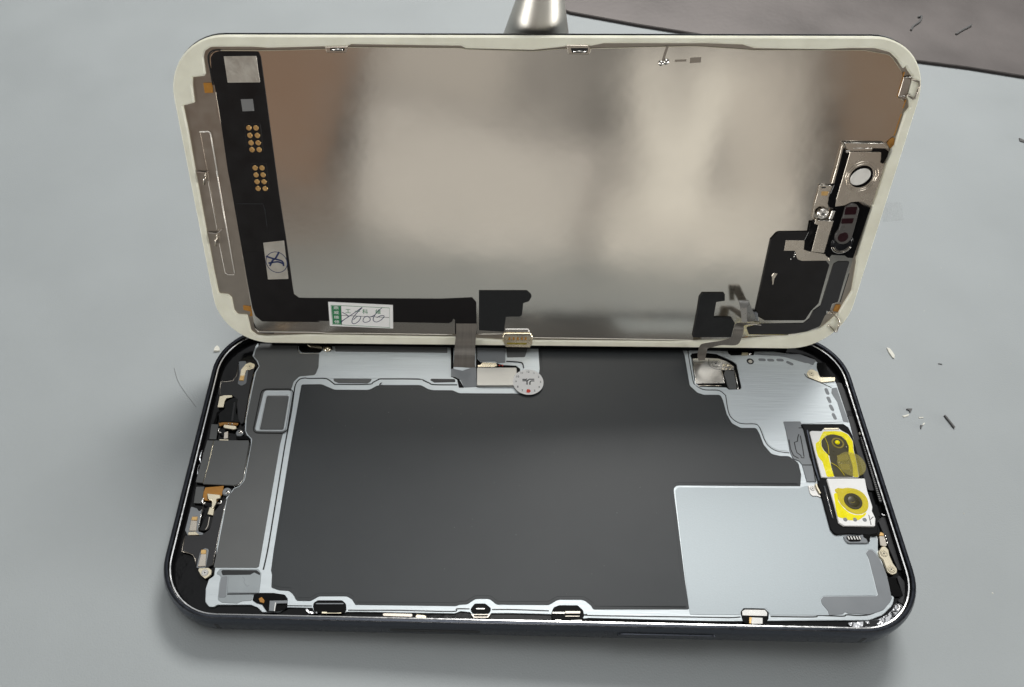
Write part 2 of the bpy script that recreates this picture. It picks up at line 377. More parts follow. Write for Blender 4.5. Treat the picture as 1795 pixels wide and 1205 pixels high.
# ---- big black film over the battery
BF = [(-53.14,20.02,0.5),(-48.37,20.18,2),(-46.93,19.48,1),(-45.22,18.68,2),(-37.05,18.76,2),(-35.41,19.96,1),(-34.09,20.21,2),(-34.28,20.17,1),(-25.02,20.32,2),(-23.36,19.23,1),(-22.28,18.93,2),(-17.61,18.97,1),(-16.27,18.31,1),(-15.74,18.19),(-0.27,18.33),(2.01,20.4,0.6),(2.83,25.39,1),(2.72,31.36),(37.34,31.4,0.4),(37.57,29.81),(37.53,21.18,1),(39,19.26,1),(40.38,18.68,1),(44.19,18.74,0.7),(44.52,17.25),(44.74,13.47,1),(45.47,11.12,1),(47.25,9.96,1),(50.67,10.02,0.6),(51.09,8.57),(51.49,5.66,1),(52.71,3.44,1),(54.55,2.97,1),(56.35,3,1),(58.05,1.34,0.8),(58.02,-1.45,0.5),(57.2,-4.25,0.2),(30.24,-4.58,1.3),(29.8,-24.71),(29.77,-31.17,0.3),(11.15,-31.58,1),(10.87,-30.85,1),(9.5,-29.7,1.5),(4.47,-29.79,1.5),(2.64,-30.89,1),(-7.54,-31.03,1),(-8.94,-29.91,1.2),(-11.65,-29.97,1.2),(-13.32,-31.08,1),(-14.81,-31.2,1),(-15.55,-31.48,1),(-35.17,-31.65,1),(-35.25,-31.59,1),(-36.05,-30.54,1),(-37.05,-30,1),(-42.58,-30.12,1),(-44.09,-31.09,1),(-46.92,-31.1,0.8),(-47.72,-29.9,1),(-48.66,-29.16,1),(-50.7,-29.07,1),(-52.18,-28.6,0.3),(-52.34,-28.37),(-52.62,-25.93),(-52.97,-25),(-53.11,-20.56),(-53.28,3.84),(-53.17,19.33,0.4)]
bf = plate("battery_film", BF, -1.75, -1.62, "graphite_film", bevel=0.03)
V, F = plate_geo([offset(ccw(fillet(BF, 0.25)), 0.62)], -1.63, -1.585, 0.035); mesh_obj("film_step", V, F, "graphite_film", bf)
V = []; F = []
for k in range(46):
    x, y, r = random.uniform(-50, 28), random.uniform(-30, 22), random.uniform(0.03, 0.09); b = len(V)
    for a in range(5): V.append((x+r*math.cos(a*1.257)*random.uniform(.5, 1.3), y+r*math.sin(a*1.257)*random.uniform(.5, 1.3), -1.58))
    V.append((x, y, -1.55)); F += [(b+a, b+(a+1) % 5, b+5) for a in range(5)]
dd = mesh_obj("film_dust", V, F, "print_grey", bf); dd["kind"] = "stuff"


# ---- grey film at the bottom end
plate("lower_film", [(-64.85,31.79),(-55.6,31.93),(-55.38,29.89,0.3),(-54.5,29.06,0.3),(-50.1,28.85,0.1),(-49.81,25.05),(-50.26,22.78,0.8),(-54.03,22.27,1),(-55.1,20.77,1),(-55.42,18.27,0.2),(-55.19,17.55),(-54.96,7.32,0.5),(-55.47,6.77),(-55.67,3.8),(-55.54,-20.24),(-55.51,-24.33,0.3),(-56,-24.58),(-64.71,-24.71,0.3),(-64.7,-23.85),(-64.67,-20.42),(-64.91,-9.37),(-63.85,-7.1),(-62.85,-6.61),(-61.96,-5.11,1),(-62.08,3.69),(-62.15,5.17,0.6),(-63.42,6.36,0.3),(-63.95,7.3),(-64.38,10.31),(-64.49,18.56),(-64.46,23.3),(-63.91,25.13,0.6),(-64.67,26.64,0.5),(-65.85,28.01,0.2),(-65.62,30.36)],
  -1.75, -1.62, "grey_film", bevel=0.03, r=0.15)

# ---- seams between neighbouring shield plates
def seam(pts, wd=0.32, curve=False): return stroke("plate_seam", fil_open(pts), wd, -1.75, -1.675, "seam_black", mid, curve=False)
def fil_open(pts, n=5): return smooth_path([p[:2] for p in pts], n)
seam([(-54.54,-24.95),(-54.35,-20.21),(-54.43,-9.17),(-54.56,3.83),(-54.43,12.44),(-54.59,17.57),(-54.56,19.91),(-53.91,21.39),(-52.74,21.86),(-51.56,21.77),(-48.04,21.83),(-46.9,21.44),(-45.56,20.4),(-44.73,20.21),(-37.46,20.33),(-36.31,20.96),(-35.03,21.79),(-34.56,21.88),(-25.65,21.98),(-24.55,21.64),(-23.18,20.93),(-21.95,20.47),(-16.59,20.51)], 0.3)
seam([(38.61,31.73),(38.49,29.21),(38.49,22.53),(38.88,21.47),(39.63,20.62),(40.95,20.05),(43.56,20.03),(44.57,19.59),(45.29,18.69),(45.35,18.32),(45.21,14.51),(45.6,12.65),(46.94,11.33),(48.31,11.05),(50.58,11.03),(51.42,10.24),(51.9,6.97),(52.56,5.36),(54.12,4.18),(56.67,3.78)], 0.2)
seam([(-48.57,-32.09),(-43.78,-32.04)], 0.2)
seam([(-36.58,-32.71),(-33.22,-32.67),(-26.5,-32.53),(-16.26,-32.53),(-15.35,-32.01),(-12.84,-31.96)], 0.22)
seam([(-8.47,-32),(-4.3,-31.91),(2.59,-32.02)], 0.22)
seam([(9.97,-32.53),(11.17,-32.75),(33.06,-32.59),(37.52,-32.57),(39.43,-32.4)], 0.22)
seam([(45.21,-32.19),(53.36,-32.1),(54.5,-31.8),(59.01,-31.84),(59.89,-31.55),(62.26,-31.64),(64.47,-31.32),(67.23,-30.05),(69.05,-28.37)], 0.24)

# ---- square recess beside the lower film
rp = plate("recess_frame", [(-61.68,18.15,0.9),(-55.02,18.26,0.9),(-54.91,7.15,0.9),(-62.03,7.1,0.9)], -1.75, -1.42, "silver_plate", bevel=0.16, r=0.9,
           holes=[[(-60.74,16.63,0.3),(-55.59,16.71,0.3),(-55.5,7.62,0.3),(-60.83,7.53,0.3)]])
plate("recess_floor", [(-60.58,16.26,0.2),(-55.78,16.34,0.2),(-55.72,7.73,0.2),(-60.65,7.73,0.2)], -1.75, -1.57, "grey_film", rp, bevel=0.03)
tube("recess_lip", [(x, y, -1.5) for x, y in fillet([(-62.28,18.49),(-54.75,18.61),(-54.6,6.69),(-62.34,6.69)], 1.2)], 0.10, "seam_black", rp, closed=True)

# ---- lower right silver panel, grainy
plate("grain_panel", [(30.56,-5,1.2),(56.81,-4.75),(58.81,-4.02),(58.74,-5.88,0.5),(59.16,-6.6,0.6),(60.11,-6.62),(60.94,-7.09),(60.99,-8.84),(61.04,-12.92),(61.24,-14.91,0.8),(61.66,-15.52),(63.43,-15.36),(63.69,-17.01),(68.27,-16.91),(69.13,-15.49),(70.01,-15.6),(70.01,-15.98),(69.44,-18.73),(69.73,-19.98),(69.29,-19.72),(68.52,-18.24,0.5),(67.5,-18.22,0.5),(67,-18.96),(67.04,-20.19),(66.74,-27.66,0.3),(56.21,-27.99,0.5),(55.5,-28.67,0.4),(55.49,-29.63,0.4),(56.3,-30.89),(56.36,-31.75),(45.17,-31.93),(44.83,-30.7,0.4),(40.27,-30.69,0.4),(39.43,-32),(29.81,-32.16),(29.76,-30.43)],
  -1.75, -1.63, "silver_grain", bevel=0.03, r=0.15)
plate("corner_film", [(67.02,-18.99),(67.58,-18.33,0.5),(68.43,-18.31,0.5),(69.23,-19.81),(69.7,-21.84),(69.82,-23.85),(69.49,-27.45),(69.46,-28.12),(68.87,-28.93,1.5),(67.07,-30.55,2),(64.16,-31.42,1.5),(60.19,-31.34),(59.74,-31.03),(59.09,-31.48),(56.47,-31.75),(56.43,-30.83),(55.61,-29.57,0.4),(55.6,-28.72,0.4),(56.23,-28.1,0.4),(66.63,-27.77,0.3),(66.98,-27.46),(67.21,-20.19)],
  -1.75, -1.62, "mid_grey_film", bevel=0.03, r=0.15)
# ---- brushed panel upper right
plate("brushed_panel", [(39.02,31.5),(38.88,30.16),(38.65,21.44,1.5),(39.73,20.66,0.8),(40.97,20.22),(43.91,20.21),(44.91,19.7),(45.71,18.3),(45.51,13.81,1),(46.22,12.13),(47.23,11.41),(50.92,11.34,0.6),(51.84,9.56),(52.03,6.95,1),(52.82,5.35),(54.3,4.41),(56.59,4.14),(56.74,6.71),(57.09,10.98,0.2),(70.22,11.94,0.1),(70.31,17.32),(69.64,19.75),(70.11,21.17),(68.2,22.93),(65.2,23.96,0.8),(64.9,25.22,0.5),(66.18,26.89),(67.29,27.21),(66.11,27.89),(62.8,29.14),(60.85,29.86),(54.28,30.21),(54.32,31.38),(53.97,30.18),(48.57,30.03),(47.89,31.28)],
  -1.75, -1.63, "silver_plate", bevel=0.03, r=0.12,
  holes=[[(39.02,29.18),(38.88,29.74),(39.34,30.59,0.3),(40.84,30.82),(42.98,30.85),(45.29,30.54),(48.81,28.23,0.4),(49.44,27.41,0.4),(49.34,20.82,0.3),(48.9,20.16),(48.38,20.28),(46.4,20.18,0.3),(45.85,20.76),(39.76,20.86),(39.24,21.71,0.5),(38.85,22.77)]])
plate("corner_film", [(54.37,30.66),(64.79,30.67),(68.39,28.93),(67.36,27.47),(66.3,28.08),(64.23,28.16),(61.13,29.79),(59.69,30.07),(54.31,30.36)], -1.75, -1.64, "mid_grey_film", bevel=0.02, r=0.1)
plate("corner_film", [(70.13,20.99),(71.29,21.19),(71.61,11.83),(70.42,11.95),(70.41,17.25),(69.66,19.57)], -1.75, -1.64, "mid_grey_film", bevel=0.02, r=0.1)
for pts in [(55.21,28.82),(56.17,28.8),(57.24,28.74),(58.13,28.72),(59.42,28.81),(60.37,28.79),(61.59,28.18),(62.41,27.67),(68.73,20.57),(68.79,19.51),(68.62,18.25),(68.73,17.28),(68.63,16.07),(68.78,15.15),(68.67,13.79),(68.8,12.84)],:
    for i in range(0, 16, 2): pill("vent_pad", pts[i], pts[i+1], 0.40, -1.7, -1.60, "mid_grey_film", bevel=0.03)
(hx, hy), = [(52.8,28.33)]
disc("screw_hole", (hx, hy), 0.85, -1.75, -1.55, "seam_black", bevel=0.05); disc("screw_boss", (hx, hy-0.15), 0.55, -1.7, -1.5, "bright_steel", bevel=0.1)

# ---- brushed long panel under the flex and its foam strip
plate("long_panel", [(-49.97,29.03),(-46.5,29.6),(-46.58,31.5),(-39.19,31.61),(-19.23,31.65),(-18.59,31.23),(-18.54,23.01,0.2),(-18.26,22.72),(-16.91,22.47),(-16.55,21.74,0.5),(-16.57,20.77),(-21.95,20.65),(-23.05,21.12),(-24.43,21.86),(-25.66,22.16),(-34.84,22.06),(-35.04,21.96),(-36.39,21.99),(-46,21.83),(-47.78,22.02),(-50.27,22.34),(-49.76,23.66,0.8),(-49.89,27.67)],
  -1.75, -1.63, "silver_plate", bevel=0.03, r=0.1)
plate("foam_strip", [(-46.54,31.57),(-46.27,29.64),(-19.19,29.67),(-19.22,31.46)], -1.7, -1.5, "grey_film", bevel=0.04, r=0.15)
plate("foam_strip", [(-45.87,21.76),(-36.72,21.84),(-36.99,21.14,0.4),(-37.62,20.59,0.3),(-44.49,20.58,0.4),(-45.63,21.08,0.4)], -1.7, -1.56, "grey_film", bevel=0.04, r=0.15)
plate("foam_strip", [(-22.75,22.1,0.3),(-17.17,22.11,0.3),(-16.94,21.22,0.3),(-21.97,21.01,0.4),(-23,21.69,0.2)], -1.7, -1.56, "dark_film", bevel=0.04, r=0.15)

# ---- flex bay in the middle
plate("flex_bay", [(-18.4,31.74),(-17.77,31.75),(-17.52,22.85),(-16.37,22.54),(-14.96,19.74),(-16.17,19.72),(-16.62,21.89),(-18.13,22.84)], -1.72, -1.60, "hole_black", bevel=0.02, r=0.1)
plate("flex_bay_panel", [(-18.2,25.14),(-15.47,24.53),(-12.23,25.9),(-11.9,20.03),(-14.97,19.82),(-15.82,21.9),(-17.04,22.61),(-18.13,22.84)], -1.70, -1.59, "mid_grey_film", bevel=0.02, r=0.3)
plate("flex_bay_panel", [(-12.04,31.58),(-5.19,31.68),(-5.29,27.08),(-7.22,26.94),(-7.6,27.4),(-11.2,27.27,0.3),(-11.87,28.15,0.4)], -1.72, -1.58, "mid_grey_film", bevel=0.05, r=0.2)
plate("flex_bay_panel", [(-4.94,31.69),(0.28,31.77),(-0.56,28.79,0.4),(-4.84,28.61)], -1.72, -1.58, "grey_film", bevel=0.05, r=0.2)
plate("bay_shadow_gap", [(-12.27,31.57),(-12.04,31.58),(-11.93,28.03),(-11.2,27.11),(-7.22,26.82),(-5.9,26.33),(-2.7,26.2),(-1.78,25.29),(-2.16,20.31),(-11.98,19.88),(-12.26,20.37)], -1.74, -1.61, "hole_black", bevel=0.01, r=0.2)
cv = plate("connector_cover", [(-12.04,25.11),(-2.65,25.26),(-2.44,20.11),(-11.98,19.96)], -1.65, -1.0, "cover_steel", bevel=0.09, r=0.35)
plate("cover_lip", [(-11.95,25.91),(-11.2,26.04),(-10.64,26.75),(-7.43,26.68),(-7.24,25.76),(-8,25.4),(-11.76,25.34)], -1.6, -1.15, "pale_gold", cv, bevel=0.05, r=0.1)
for q in [(-6.71,26.02),(-5.96,26.03)]: dome("solder_dot", q, 0.22, 0.2, -1.4, "ink_red", cv, n=10, rings=3)
stroke("panel_edge", [(-5.04,27.42),(-1.92,27.24),(-1.18,26.79),(-0.93,25.52)], 0.25, -1.7, -1.57, "seam_black", curve=True)

# ---- round dated warranty seal on the connector cover
(sx, sy), (ex, ey), (tx, ty) = [(-0.03,21.12),(4.07,21.19),(0.08,25.17)]
SR = 3.55
seal = disc("warranty_seal", (sx, sy), SR, -1.0, -0.93, "paper_white", bevel=0.03, n=48)
for hgt, body in ((12, "12"), (1, "1"), (2, "2"), (3, "3"), (4, "4"), (5, "5"), (7, "7"), (8, "8"), (9, "9"), (10, "10"), (11, "11")):
    a = math.pi/2-2*math.pi*hgt/12
    text("numeral", body, (sx+2.85*math.cos(a), sy+2.85*math.sin(a)), 0.78, 0, -0.92, "ink_dark", seal)
disc("red_mark", (sx, sy-2.55), 0.48, -0.95, -0.918, "ink_red", seal, bevel=0)
plate("red_mark", [(sx-0.5, sy-2.95), (sx-0.3, sy-2.0), (sx-0.05, sy-2.1), (sx-0.05, sy-3.05)], -0.95, -0.917, "ink_red", seal, bevel=0, r=0)
def logo(parent, ox, oy, k, z, material):
    """forked emblem: two stacked bars that bend down into two stems"""
    for pts in ([(-1.5,.62),(-.55,.62),(-.35,.82)], [(-1.5,.2),(-.25,.2),(.25,.7),(1.5,.7)], [(-.36,.2),(-.36,-.95)], [(.36,-.95),(.36,-.2),(.72,.2),(1.5,.2)]):
        stroke("emblem", [(ox+x*k, oy+y*k) for x, y in pts], 0.3*k, z-0.02, z, material, parent, curve=False)
logo(seal, sx+0.05, sy+0.1, 0.92, -0.918, "ink_dark")

# ---- clip bay at the back edge, left
plate("clip_pocket", [(-55.46,32.03),(-49.58,32.12),(-49.4,30.13,0.3),(-50.06,29.26,0.3),(-54.43,29.24,0.5),(-55.15,30.04,0.5)], -1.72, -1.60, "hole_black", bevel=0.02, r=0.15)
stroke("pocket_lip", [(-55.47,31.66),(-55.6,30.62),(-55.18,29.6),(-54.32,28.97),(-50.17,29.04)], 0.16, -1.7, -1.56, "bright_steel")
plate("clip", [(-53.21,31.36),(-49.59,30.81),(-49.5,30.13),(-52.33,30.51),(-53,30.85)], -1.5, -0.9, "pale_gold", bevel=0.08, r=0.1)
dome("clip_stud", [(-48.22,30.34)][0], 0.85, 0.7, -1.6, "pale_gold")
plate("clip", [(-49.51,30.95),(-47.24,31.16),(-46.98,30.13),(-47.65,29.35),(-48.95,29.76)], -1.6, -1.35, "bright_steel", bevel=0.08, r=0.2)
# ---- clip bay at the back edge, right
plate("clip_pocket", [(48.02,31.5),(54.44,31.6),(54.07,30.26),(53.71,30.11),(48.55,30.03,0.3),(48.07,30.52,0.2)], -1.7, -1.58, "hole_black", bevel=0.02, r=0.15)
plate("clip", [(51.18,30.73),(52.75,30.76),(52.43,29.96),(50.92,29.93)], -1.6, -1.3, "pale_gold", bevel=0.06, r=0.1)
dome("clip_stud", [(53.05,30.41)][0], 0.3, 0.3, -1.5, "bright_steel")

# ---- connector bay, upper right
plate("bay_floor", [(39.16,31.13),(45.45,30.94),(49.75,27.95),(49.48,20.4),(45.87,20.34),(38.67,21.02)], -2.15, -1.98, "hole_black", bevel=0.01, r=0.2)
br = plate("connector_bracket", [(39.13,28.91),(42.36,29.17),(45.46,29.01),(47.12,28.28),(48.75,26.79,0.3),(48.5,25.7),(46.54,25.53),(45.56,25.65),(45.69,21.89),(39.15,21.65)], -1.9, -1.55, "bright_steel", bevel=0.08, r=0.15)
stroke("bracket_rim", [(39.21,28.81),(39.08,21.62)], 0.22, -1.7, -1.45, "bright_steel", br, curve=False)
stroke("bracket_rim", [(45.58,25.48),(45.62,21.86)], 0.2, -1.7, -1.45, "bright_steel", br, curve=False)
stroke("bracket_rim", [(39.59,21.23),(44.83,21.25)], 0.25, -1.9, -1.6, "warm_steel", br, curve=False)
for q in [(40.64,21.8),(44.38,21.94)]: disc("notch", q, 0.13, -1.7, -1.52, "hole_black", br, n=8, bevel=0)
def screw(c, r, z0, z1, parent, material="bright_steel", rot=0.4):
    s = disc("screw", c, r, z0, z1, material, parent, bevel=0.08, n=20)
    disc("screw_rim", c, r*0.72, z1-0.02, z1+0.05, material, s, bevel=0.04, n=18, hole=r*0.55)
    for k in range(2):
        a = rot+k*math.pi/2; d = r*0.3
        stroke("slot", [(c[0]-d*math.cos(a), c[1]-d*math.sin(a)), (c[0]+d*math.cos(a), c[1]+d*math.sin(a))], r*0.16, z1-0.02, z1+0.012, "seam_black", s, curve=False)
    return s
screw([(44.46,27.37)][0], 0.95, -1.7, -1.33, br, rot=0.9)
stroke("bracket_rim", [(43.11,28.73),(42.93,27.21),(43.35,26.4),(44.27,25.93),(45.37,25.88)], 0.14, -1.7, -1.5, "seam_black", br)
for i, q in enumerate([(46.37,27.06),(47.32,27.07),(45.91,25.96),(46.79,25.97),(47.69,26.05),(48.22,26.54),(47.96,26.95)]):
    dome("solder_dot", q, 0.42 if i < 2 else 0.2, 0.25, -1.6, "pale_gold", br, n=12, rings=3)
plate("connector_pad", [(46.44,25.46),(48.42,25.42),(48.23,20.68,0.4),(47.89,20.28),(46.58,20.26,0.4),(46.32,20.65),(45.89,24.5)], -1.9, -1.45, "grey_film", bevel=0.06, r=0.25)
stroke("bay_edge", [(48.62,25.53),(48.62,23.37),(48.54,20.19)], 0.3, -1.8, -1.5, "bright_steel", curve=False)

# ---- earth tab and pocket, upper right corner
plate("corner_pocket", [(68.36,28.12,0.3),(70.45,28.16,0.3),(70.25,26.13),(70.99,24.32),(68.93,23.74),(68.18,24.27,0.3),(68.05,26.82)], -1.7, -1.52, "hole_black", bevel=0.02, r=0.2)
tabp = plate("earth_tab", [(65.18,24.88,0.6),(65.86,25.91,0.6),(66.82,26.18,0.6),(67.84,25.47),(68.05,23.91,0.4),(71.54,23.97),(71.25,22.81),(67.98,22.4),(65.37,23.8,0.5)], -1.7, -1.42, "pale_gold", bevel=0.06, r=0.2)
screw([(66.25,24.86)][0], 0.7, -1.5, -1.36, tabp, "pale_gold")
stroke("tab_edge", [(64.81,24.98),(65.15,23.9),(67.77,22.5),(70.06,21.11)], 0.16, -1.65, -1.58, "seam_black")

# ---- front camera modules in their black cradle
crd = plate("camera_cradle", [(60.5,11.01),(70.08,11.18),(70.98,10.31,0.5),(71.32,8.27),(70.97,-5.2),(70.9,-8.85),(70.82,-13.29),(70.25,-14.91,0.3),(68.53,-15.32),(64.6,-15.03),(61.54,-15.33,1),(60.93,-14.11),(60.91,-8.01),(60.8,-3.53),(61.07,-3.87),(60.72,2.82),(60.91,9.55)],
  -1.8, -1.2, "inner_black", bevel=0.12, r=0.4)
plate("cradle_plate", [(56.97,11.72,0.2),(60.78,11.79),(61.19,9.73),(61.11,2.99),(60.5,-3.2),(58.76,-3.23),(58.69,0.86),(58.3,1.68),(57.05,2.35),(56.8,4.04),(57.09,9.36)], -1.7, -1.48, "mid_grey_film", bevel=0.05, r=0.15)
for pts in ([(59.99,10.05),(65.08,10.36)], [(58.75,0.74),(61.07,0.78)], [(59.69,8.44),(59.26,7.63),(58.97,6.62),(58.22,6.32),(58.15,4.6),(58.21,3.76),(58.91,3.07),(58.9,2.51),(59.52,2.52)],
            [(59.92,8.08),(59.77,5.49),(59.52,2.8)], [(57.19,7.02),(57.03,4.58),(57.31,3.04),(58.26,2.36)], [(61.17,9.71),(61.07,5.51),(60.94,0.74),(60.6,-3.22)]):
    stroke("engraved_line", pts, 0.22, -1.6, -1.455, "seam_black", curve=False)
for pts in ([(61.59,9.35),(61.3,3.9),(61.13,0.55),(61.22,-3.12)], [(62,-4.36),(61.93,-8.04),(61.94,-11.75)]):
    stroke("cradle_rail", pts, 0.3, -1.3, -1.08, "shell_metal", crd, curve=False)
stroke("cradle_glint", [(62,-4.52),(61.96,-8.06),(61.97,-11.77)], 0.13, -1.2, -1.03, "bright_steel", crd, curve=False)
cam1 = plate("camera_module", [(61.94,8.75),(62.49,8.95),(64.46,8.88),(65.27,9.62),(68.46,9.68),(69.01,9.13,0.6),(70.26,8.21,1),(70.78,6.42,1),(70.36,4.29),(70.16,0.81),(69.74,-2.36),(61.81,-2.5)], -1.5, -0.75, "label_white", bevel=0.06, r=0.2)
plate("yellow_tape", [(64.93,8.81,0.5),(67.69,8.94),(68.92,8.88,0.5),(70.13,8.04,1),(70.67,6.32,1),(70.24,4.26),(70.05,0.78),(69.63,-2.33),(68.43,-2.35),(68.98,-0.06),(69.04,2.7),(68.92,3.25),(69.45,4.95,1),(69.3,6.51,1),(68.61,7.65,1),(66.74,8.12,1.2),(65.16,7.73,1),(63.89,6.56,1),(63.54,5.13,0.8),(63.76,4),(64.48,2.96),(64.4,0.67),(64.39,-0.83),(64.48,-2.39),(62.91,-2.42),(62.83,1.2),(62.19,2.57),(62.23,4.26),(62.44,5.68),(63.36,6.41),(64.2,7.86,1)],
      -0.8, -0.69, "yellow_tape", cam1, bevel=0.03, r=0.3)
l1 = plate("lens_window", [(64.52,7.15,1),(65.71,7.96,1),(67.11,8.08,1),(68.59,7.58,1),(69.34,6.44,1),(69.45,4.95,1),(68.94,3.32,0.4),(69.06,2.56),(69.02,-0.06),(68.42,-2.33),(64.47,-2.4),(64.44,0.13),(64.7,2.62),(63.88,4,0.8),(63.6,5.13,0.8),(63.91,6.42,0.8)], -0.8, -0.72, "lens_dark", cam1, bevel=0.02, r=0.3)
q = [(67.3,5.91),(67.22,-0.1),(64.74,2.06)]
disc("lens_ring", q[0], 1.35, -0.75, -0.66, "lens_olive", l1, bevel=0.05); disc("lens_barrel", q[0], 1.0, -0.7, -0.62, "lens_dark", l1, bevel=0.05)
dome("lens_glass", (q[0][0]-0.1, q[0][1]+0.1), 0.55, 0.3, -0.64, "yellow_tape", l1)
plate("flood_window", [(66.44,0.69),(68.39,0.73),(68.27,-0.64),(66.46,-0.68)], -0.75, -0.66, "lens_olive", l1, bevel=0.03, r=0.1)
plate("flood_window", [(66.28,2.9),(68.66,3.16),(68.68,1.84),(66.26,1.38)], -0.75, -0.68, "lens_olive", l1, bevel=0.03, r=0.3)
for qq in [(66.37,1.16),(66.83,0.82),(68.01,0.92),(68.4,1.27),(68.34,-0.79),(68.88,4.98)]: dome("glint_bead", qq, 0.12, 0.1, -0.68, "pale_gold", l1, n=8, rings=2)
q = [(68.84,0.7),(71.81,0.76)]
disc("protective_film", q[0], q[1][0]-q[0][0], -0.62, -0.59, "clear_amber", cam1, bevel=0, n=36)
stroke("film_crease", [(64.73,7.21),(64.95,5.35),(64.64,3.09)], 0.12, -0.6, -0.57, "amber_film", cam1)
stroke("film_crease", [(64.53,0.94),(65.64,0.07),(66.29,-1.15),(66.65,-2.09)], 0.12, -0.6, -0.57, "amber_film", cam1)
plate("top_clip", [(65.2,9.69),(68.46,9.75),(68.44,9.31),(65.02,9.18)], -1.2, -0.65, "pale_gold", cam1, bevel=0.06, r=0.1)
cam2 = plate("camera_module", [(62.83,-2.81),(70.81,-2.66),(70.52,-5.46),(70.59,-9.22),(70.22,-10.12),(70.46,-11.76),(69.91,-13.53,0.3),(69.22,-13.54),(63.65,-13.52,0.3),(62.81,-12.85),(62.88,-9.24)], -1.5, -0.7, "label_white", bevel=0.06, r=0.15)
plate("yellow_tape", [(63.34,-6.4),(63.88,-6.13,0.3),(64.17,-6.39),(63.83,-8.22,1),(64.6,-9.74,1.5),(65.51,-10.75,1.5),(66.67,-11.17,1.5),(67.97,-11.08),(69.38,-10.16),(68.37,-11.32),(66.96,-12.23),(66.23,-12.37),(64.29,-12.28),(63.81,-11.92),(62.83,-11.68),(62.9,-9.78)], -0.75, -0.655, "yellow_tape", cam2, bevel=0.02, r=0.4)
q = [(66.9,-8.05),(70.13,-7.99),(67.73,-4.9),(69.01,-8.01)]
fr = 2.75
plate("protective_film", [(63.82,-5.37,0.3),(64.5,-5.02,0.3),(65.54,-5.14),(66.42,-4.92,1.5),(68.14,-5.15,1.5),(69.47,-5.92,2),(70.02,-7.34,2),(69.92,-8.77,2),(69.24,-10.19,2),(67.99,-10.91,2),(66.7,-11,2),(65.35,-10.39,2),(64.14,-8.75,2),(63.91,-7.33,1.5),(64.06,-6.28),(63.7,-5.83)], -0.68, -0.63, "amber_film", cam2, bevel=0.01, r=0.5)
l2 = disc("lens_window", q[0], 1.85, -0.66, -0.56, "lens_dark", cam2, bevel=0.05, n=36)
dome("lens_glass", q[0], 1.3, 0.22, -0.57, "lens_dark", l2, n=24)
stroke("glint_bead", [(66.17,-8.34),(66.65,-8.52),(67.07,-8.25)], 0.1, -0.4, -0.32, "lens_olive", l2)
for qq in [(64.23,-12.18),(66.2,-12.15),(68.16,-12.16)]: disc("test_pad", qq, 0.42, -0.72, -0.62, "mid_grey_film", cam2, bevel=0.03, n=16)
stroke("seam_mark", [(69.31,-11.05),(69.17,-13.25)], 0.14, -0.72, -0.685, "seam_black", cam2, curve=False)
stroke("seam_mark", [(69.33,-12.12),(69.99,-11.54),(70.24,-11.47)], 0.12, -0.72, -0.685, "seam_black", cam2, curve=False)
# contact block below the cradle
cb = plate("contact_block", [(63.17,-15.63,0.3),(63.77,-15.31),(66.76,-15.25),(67.31,-14.93),(67.37,-15.54),(68.54,-15.64),(68.18,-16.75,0.3),(67.54,-17.01),(63.88,-17.08,0.5),(63.43,-16.6)], -1.65, -1.3, "mid_grey_film", bevel=0.1, r=0.3)
plate("contact_well", [(63.88,-15.45,0.4),(66.64,-15.4,0.4),(66.75,-16.07,0.4),(66.24,-16.69,0.4),(64.16,-16.79,0.5),(63.65,-16.13,0.4)], -1.4, -1.26, "hole_black", cb, bevel=0.03, r=0.3)
for a, b in zip([(64.08,-15.71),(64.65,-15.7),(65.23,-15.69),(65.8,-15.68),(66.36,-15.67)], [(64.18,-16.2),(64.75,-16.19),(65.33,-16.18),(65.9,-16.17),(66.42,-16.16)]):
    pill("contact", a, b, 0.17, -1.3, -1.2, "bright_steel", cb, bevel=0.04)
plate("contact_gap", [(67.26,-15.01),(70.26,-14.95),(70.02,-15.39),(68.64,-15.42),(68.24,-16.65),(67.75,-16.78),(67.75,-16.17),(67.19,-15.69)], -1.5, -1.27, "hole_black", cb, bevel=0.02, r=0.15)
# screw ear left of the cradle
er = plate("screw_ear", [(58.75,-4.17),(60.37,-4.14),(60.63,-5.3),(60.88,-7.01),(60.14,-6.63),(59.08,-6.6,0.4),(58.7,-5.93,0.4)], -1.7, -1.45, "bright_steel", bevel=0.05, r=0.15)
screw([(59.55,-4.86)][0], 0.6, -1.5, -1.4, er)
plate("copper_tab", [(60.15,-3.86),(60.59,-3.79),(60.65,-4.78),(60.98,-6.1),(60.6,-6.24),(60.28,-5.06)], -1.4, -1.1, "pale_gold", bevel=0.06, r=0.08)

# ---- earpiece grille comb beside the cameras
gl = plate("speaker_grille", [(72.98,9.03),(74.13,10.33),(74.37,9.05),(74.32,5.19),(74.62,-0.32),(74.79,-5.1),(73.83,-7.86),(72.82,-8.03),(72.82,-5.59),(72.86,-2.1),(72.69,-0.67),(73.17,7.85)], -1.7, -1.3, "shell_metal", bevel=0.1, r=0.2)
a0, a1, b1_, b2_ = [(73.58,7.57),(73.27,-5),(72.66,-6.08),(73.27,-8.04)]
N = 34
tdir = Vector((b2_[0]-a0[0], b2_[1]-a0[1])); step = tdir/N; tl = tdir.normalized(); tn = Vector((-tl.y, tl.x))
V, F = plate_geo([[(-0.62, -0.16), (0.62, -0.16), (0.62, 0.16), (-0.62, 0.16)]], -1.4, -1.18, 0.05)
me0 = bpy.data.meshes.new("tooth"); me0.from_pydata([(v[0]*S, v[1]*S, (v[2]+ZB)*S) for v in V], [], F); me0.materials.append(MATS["print_grey"])
for i in range(N):
    o = bpy.data.objects.new("tooth", me0); COL.objects.link(o); o.parent = gl
    p = Vector(a0[:2])+step*i; o.location = (p.x*S, p.y*S, 0); o.rotation_euler = (0, 0, -0.12)
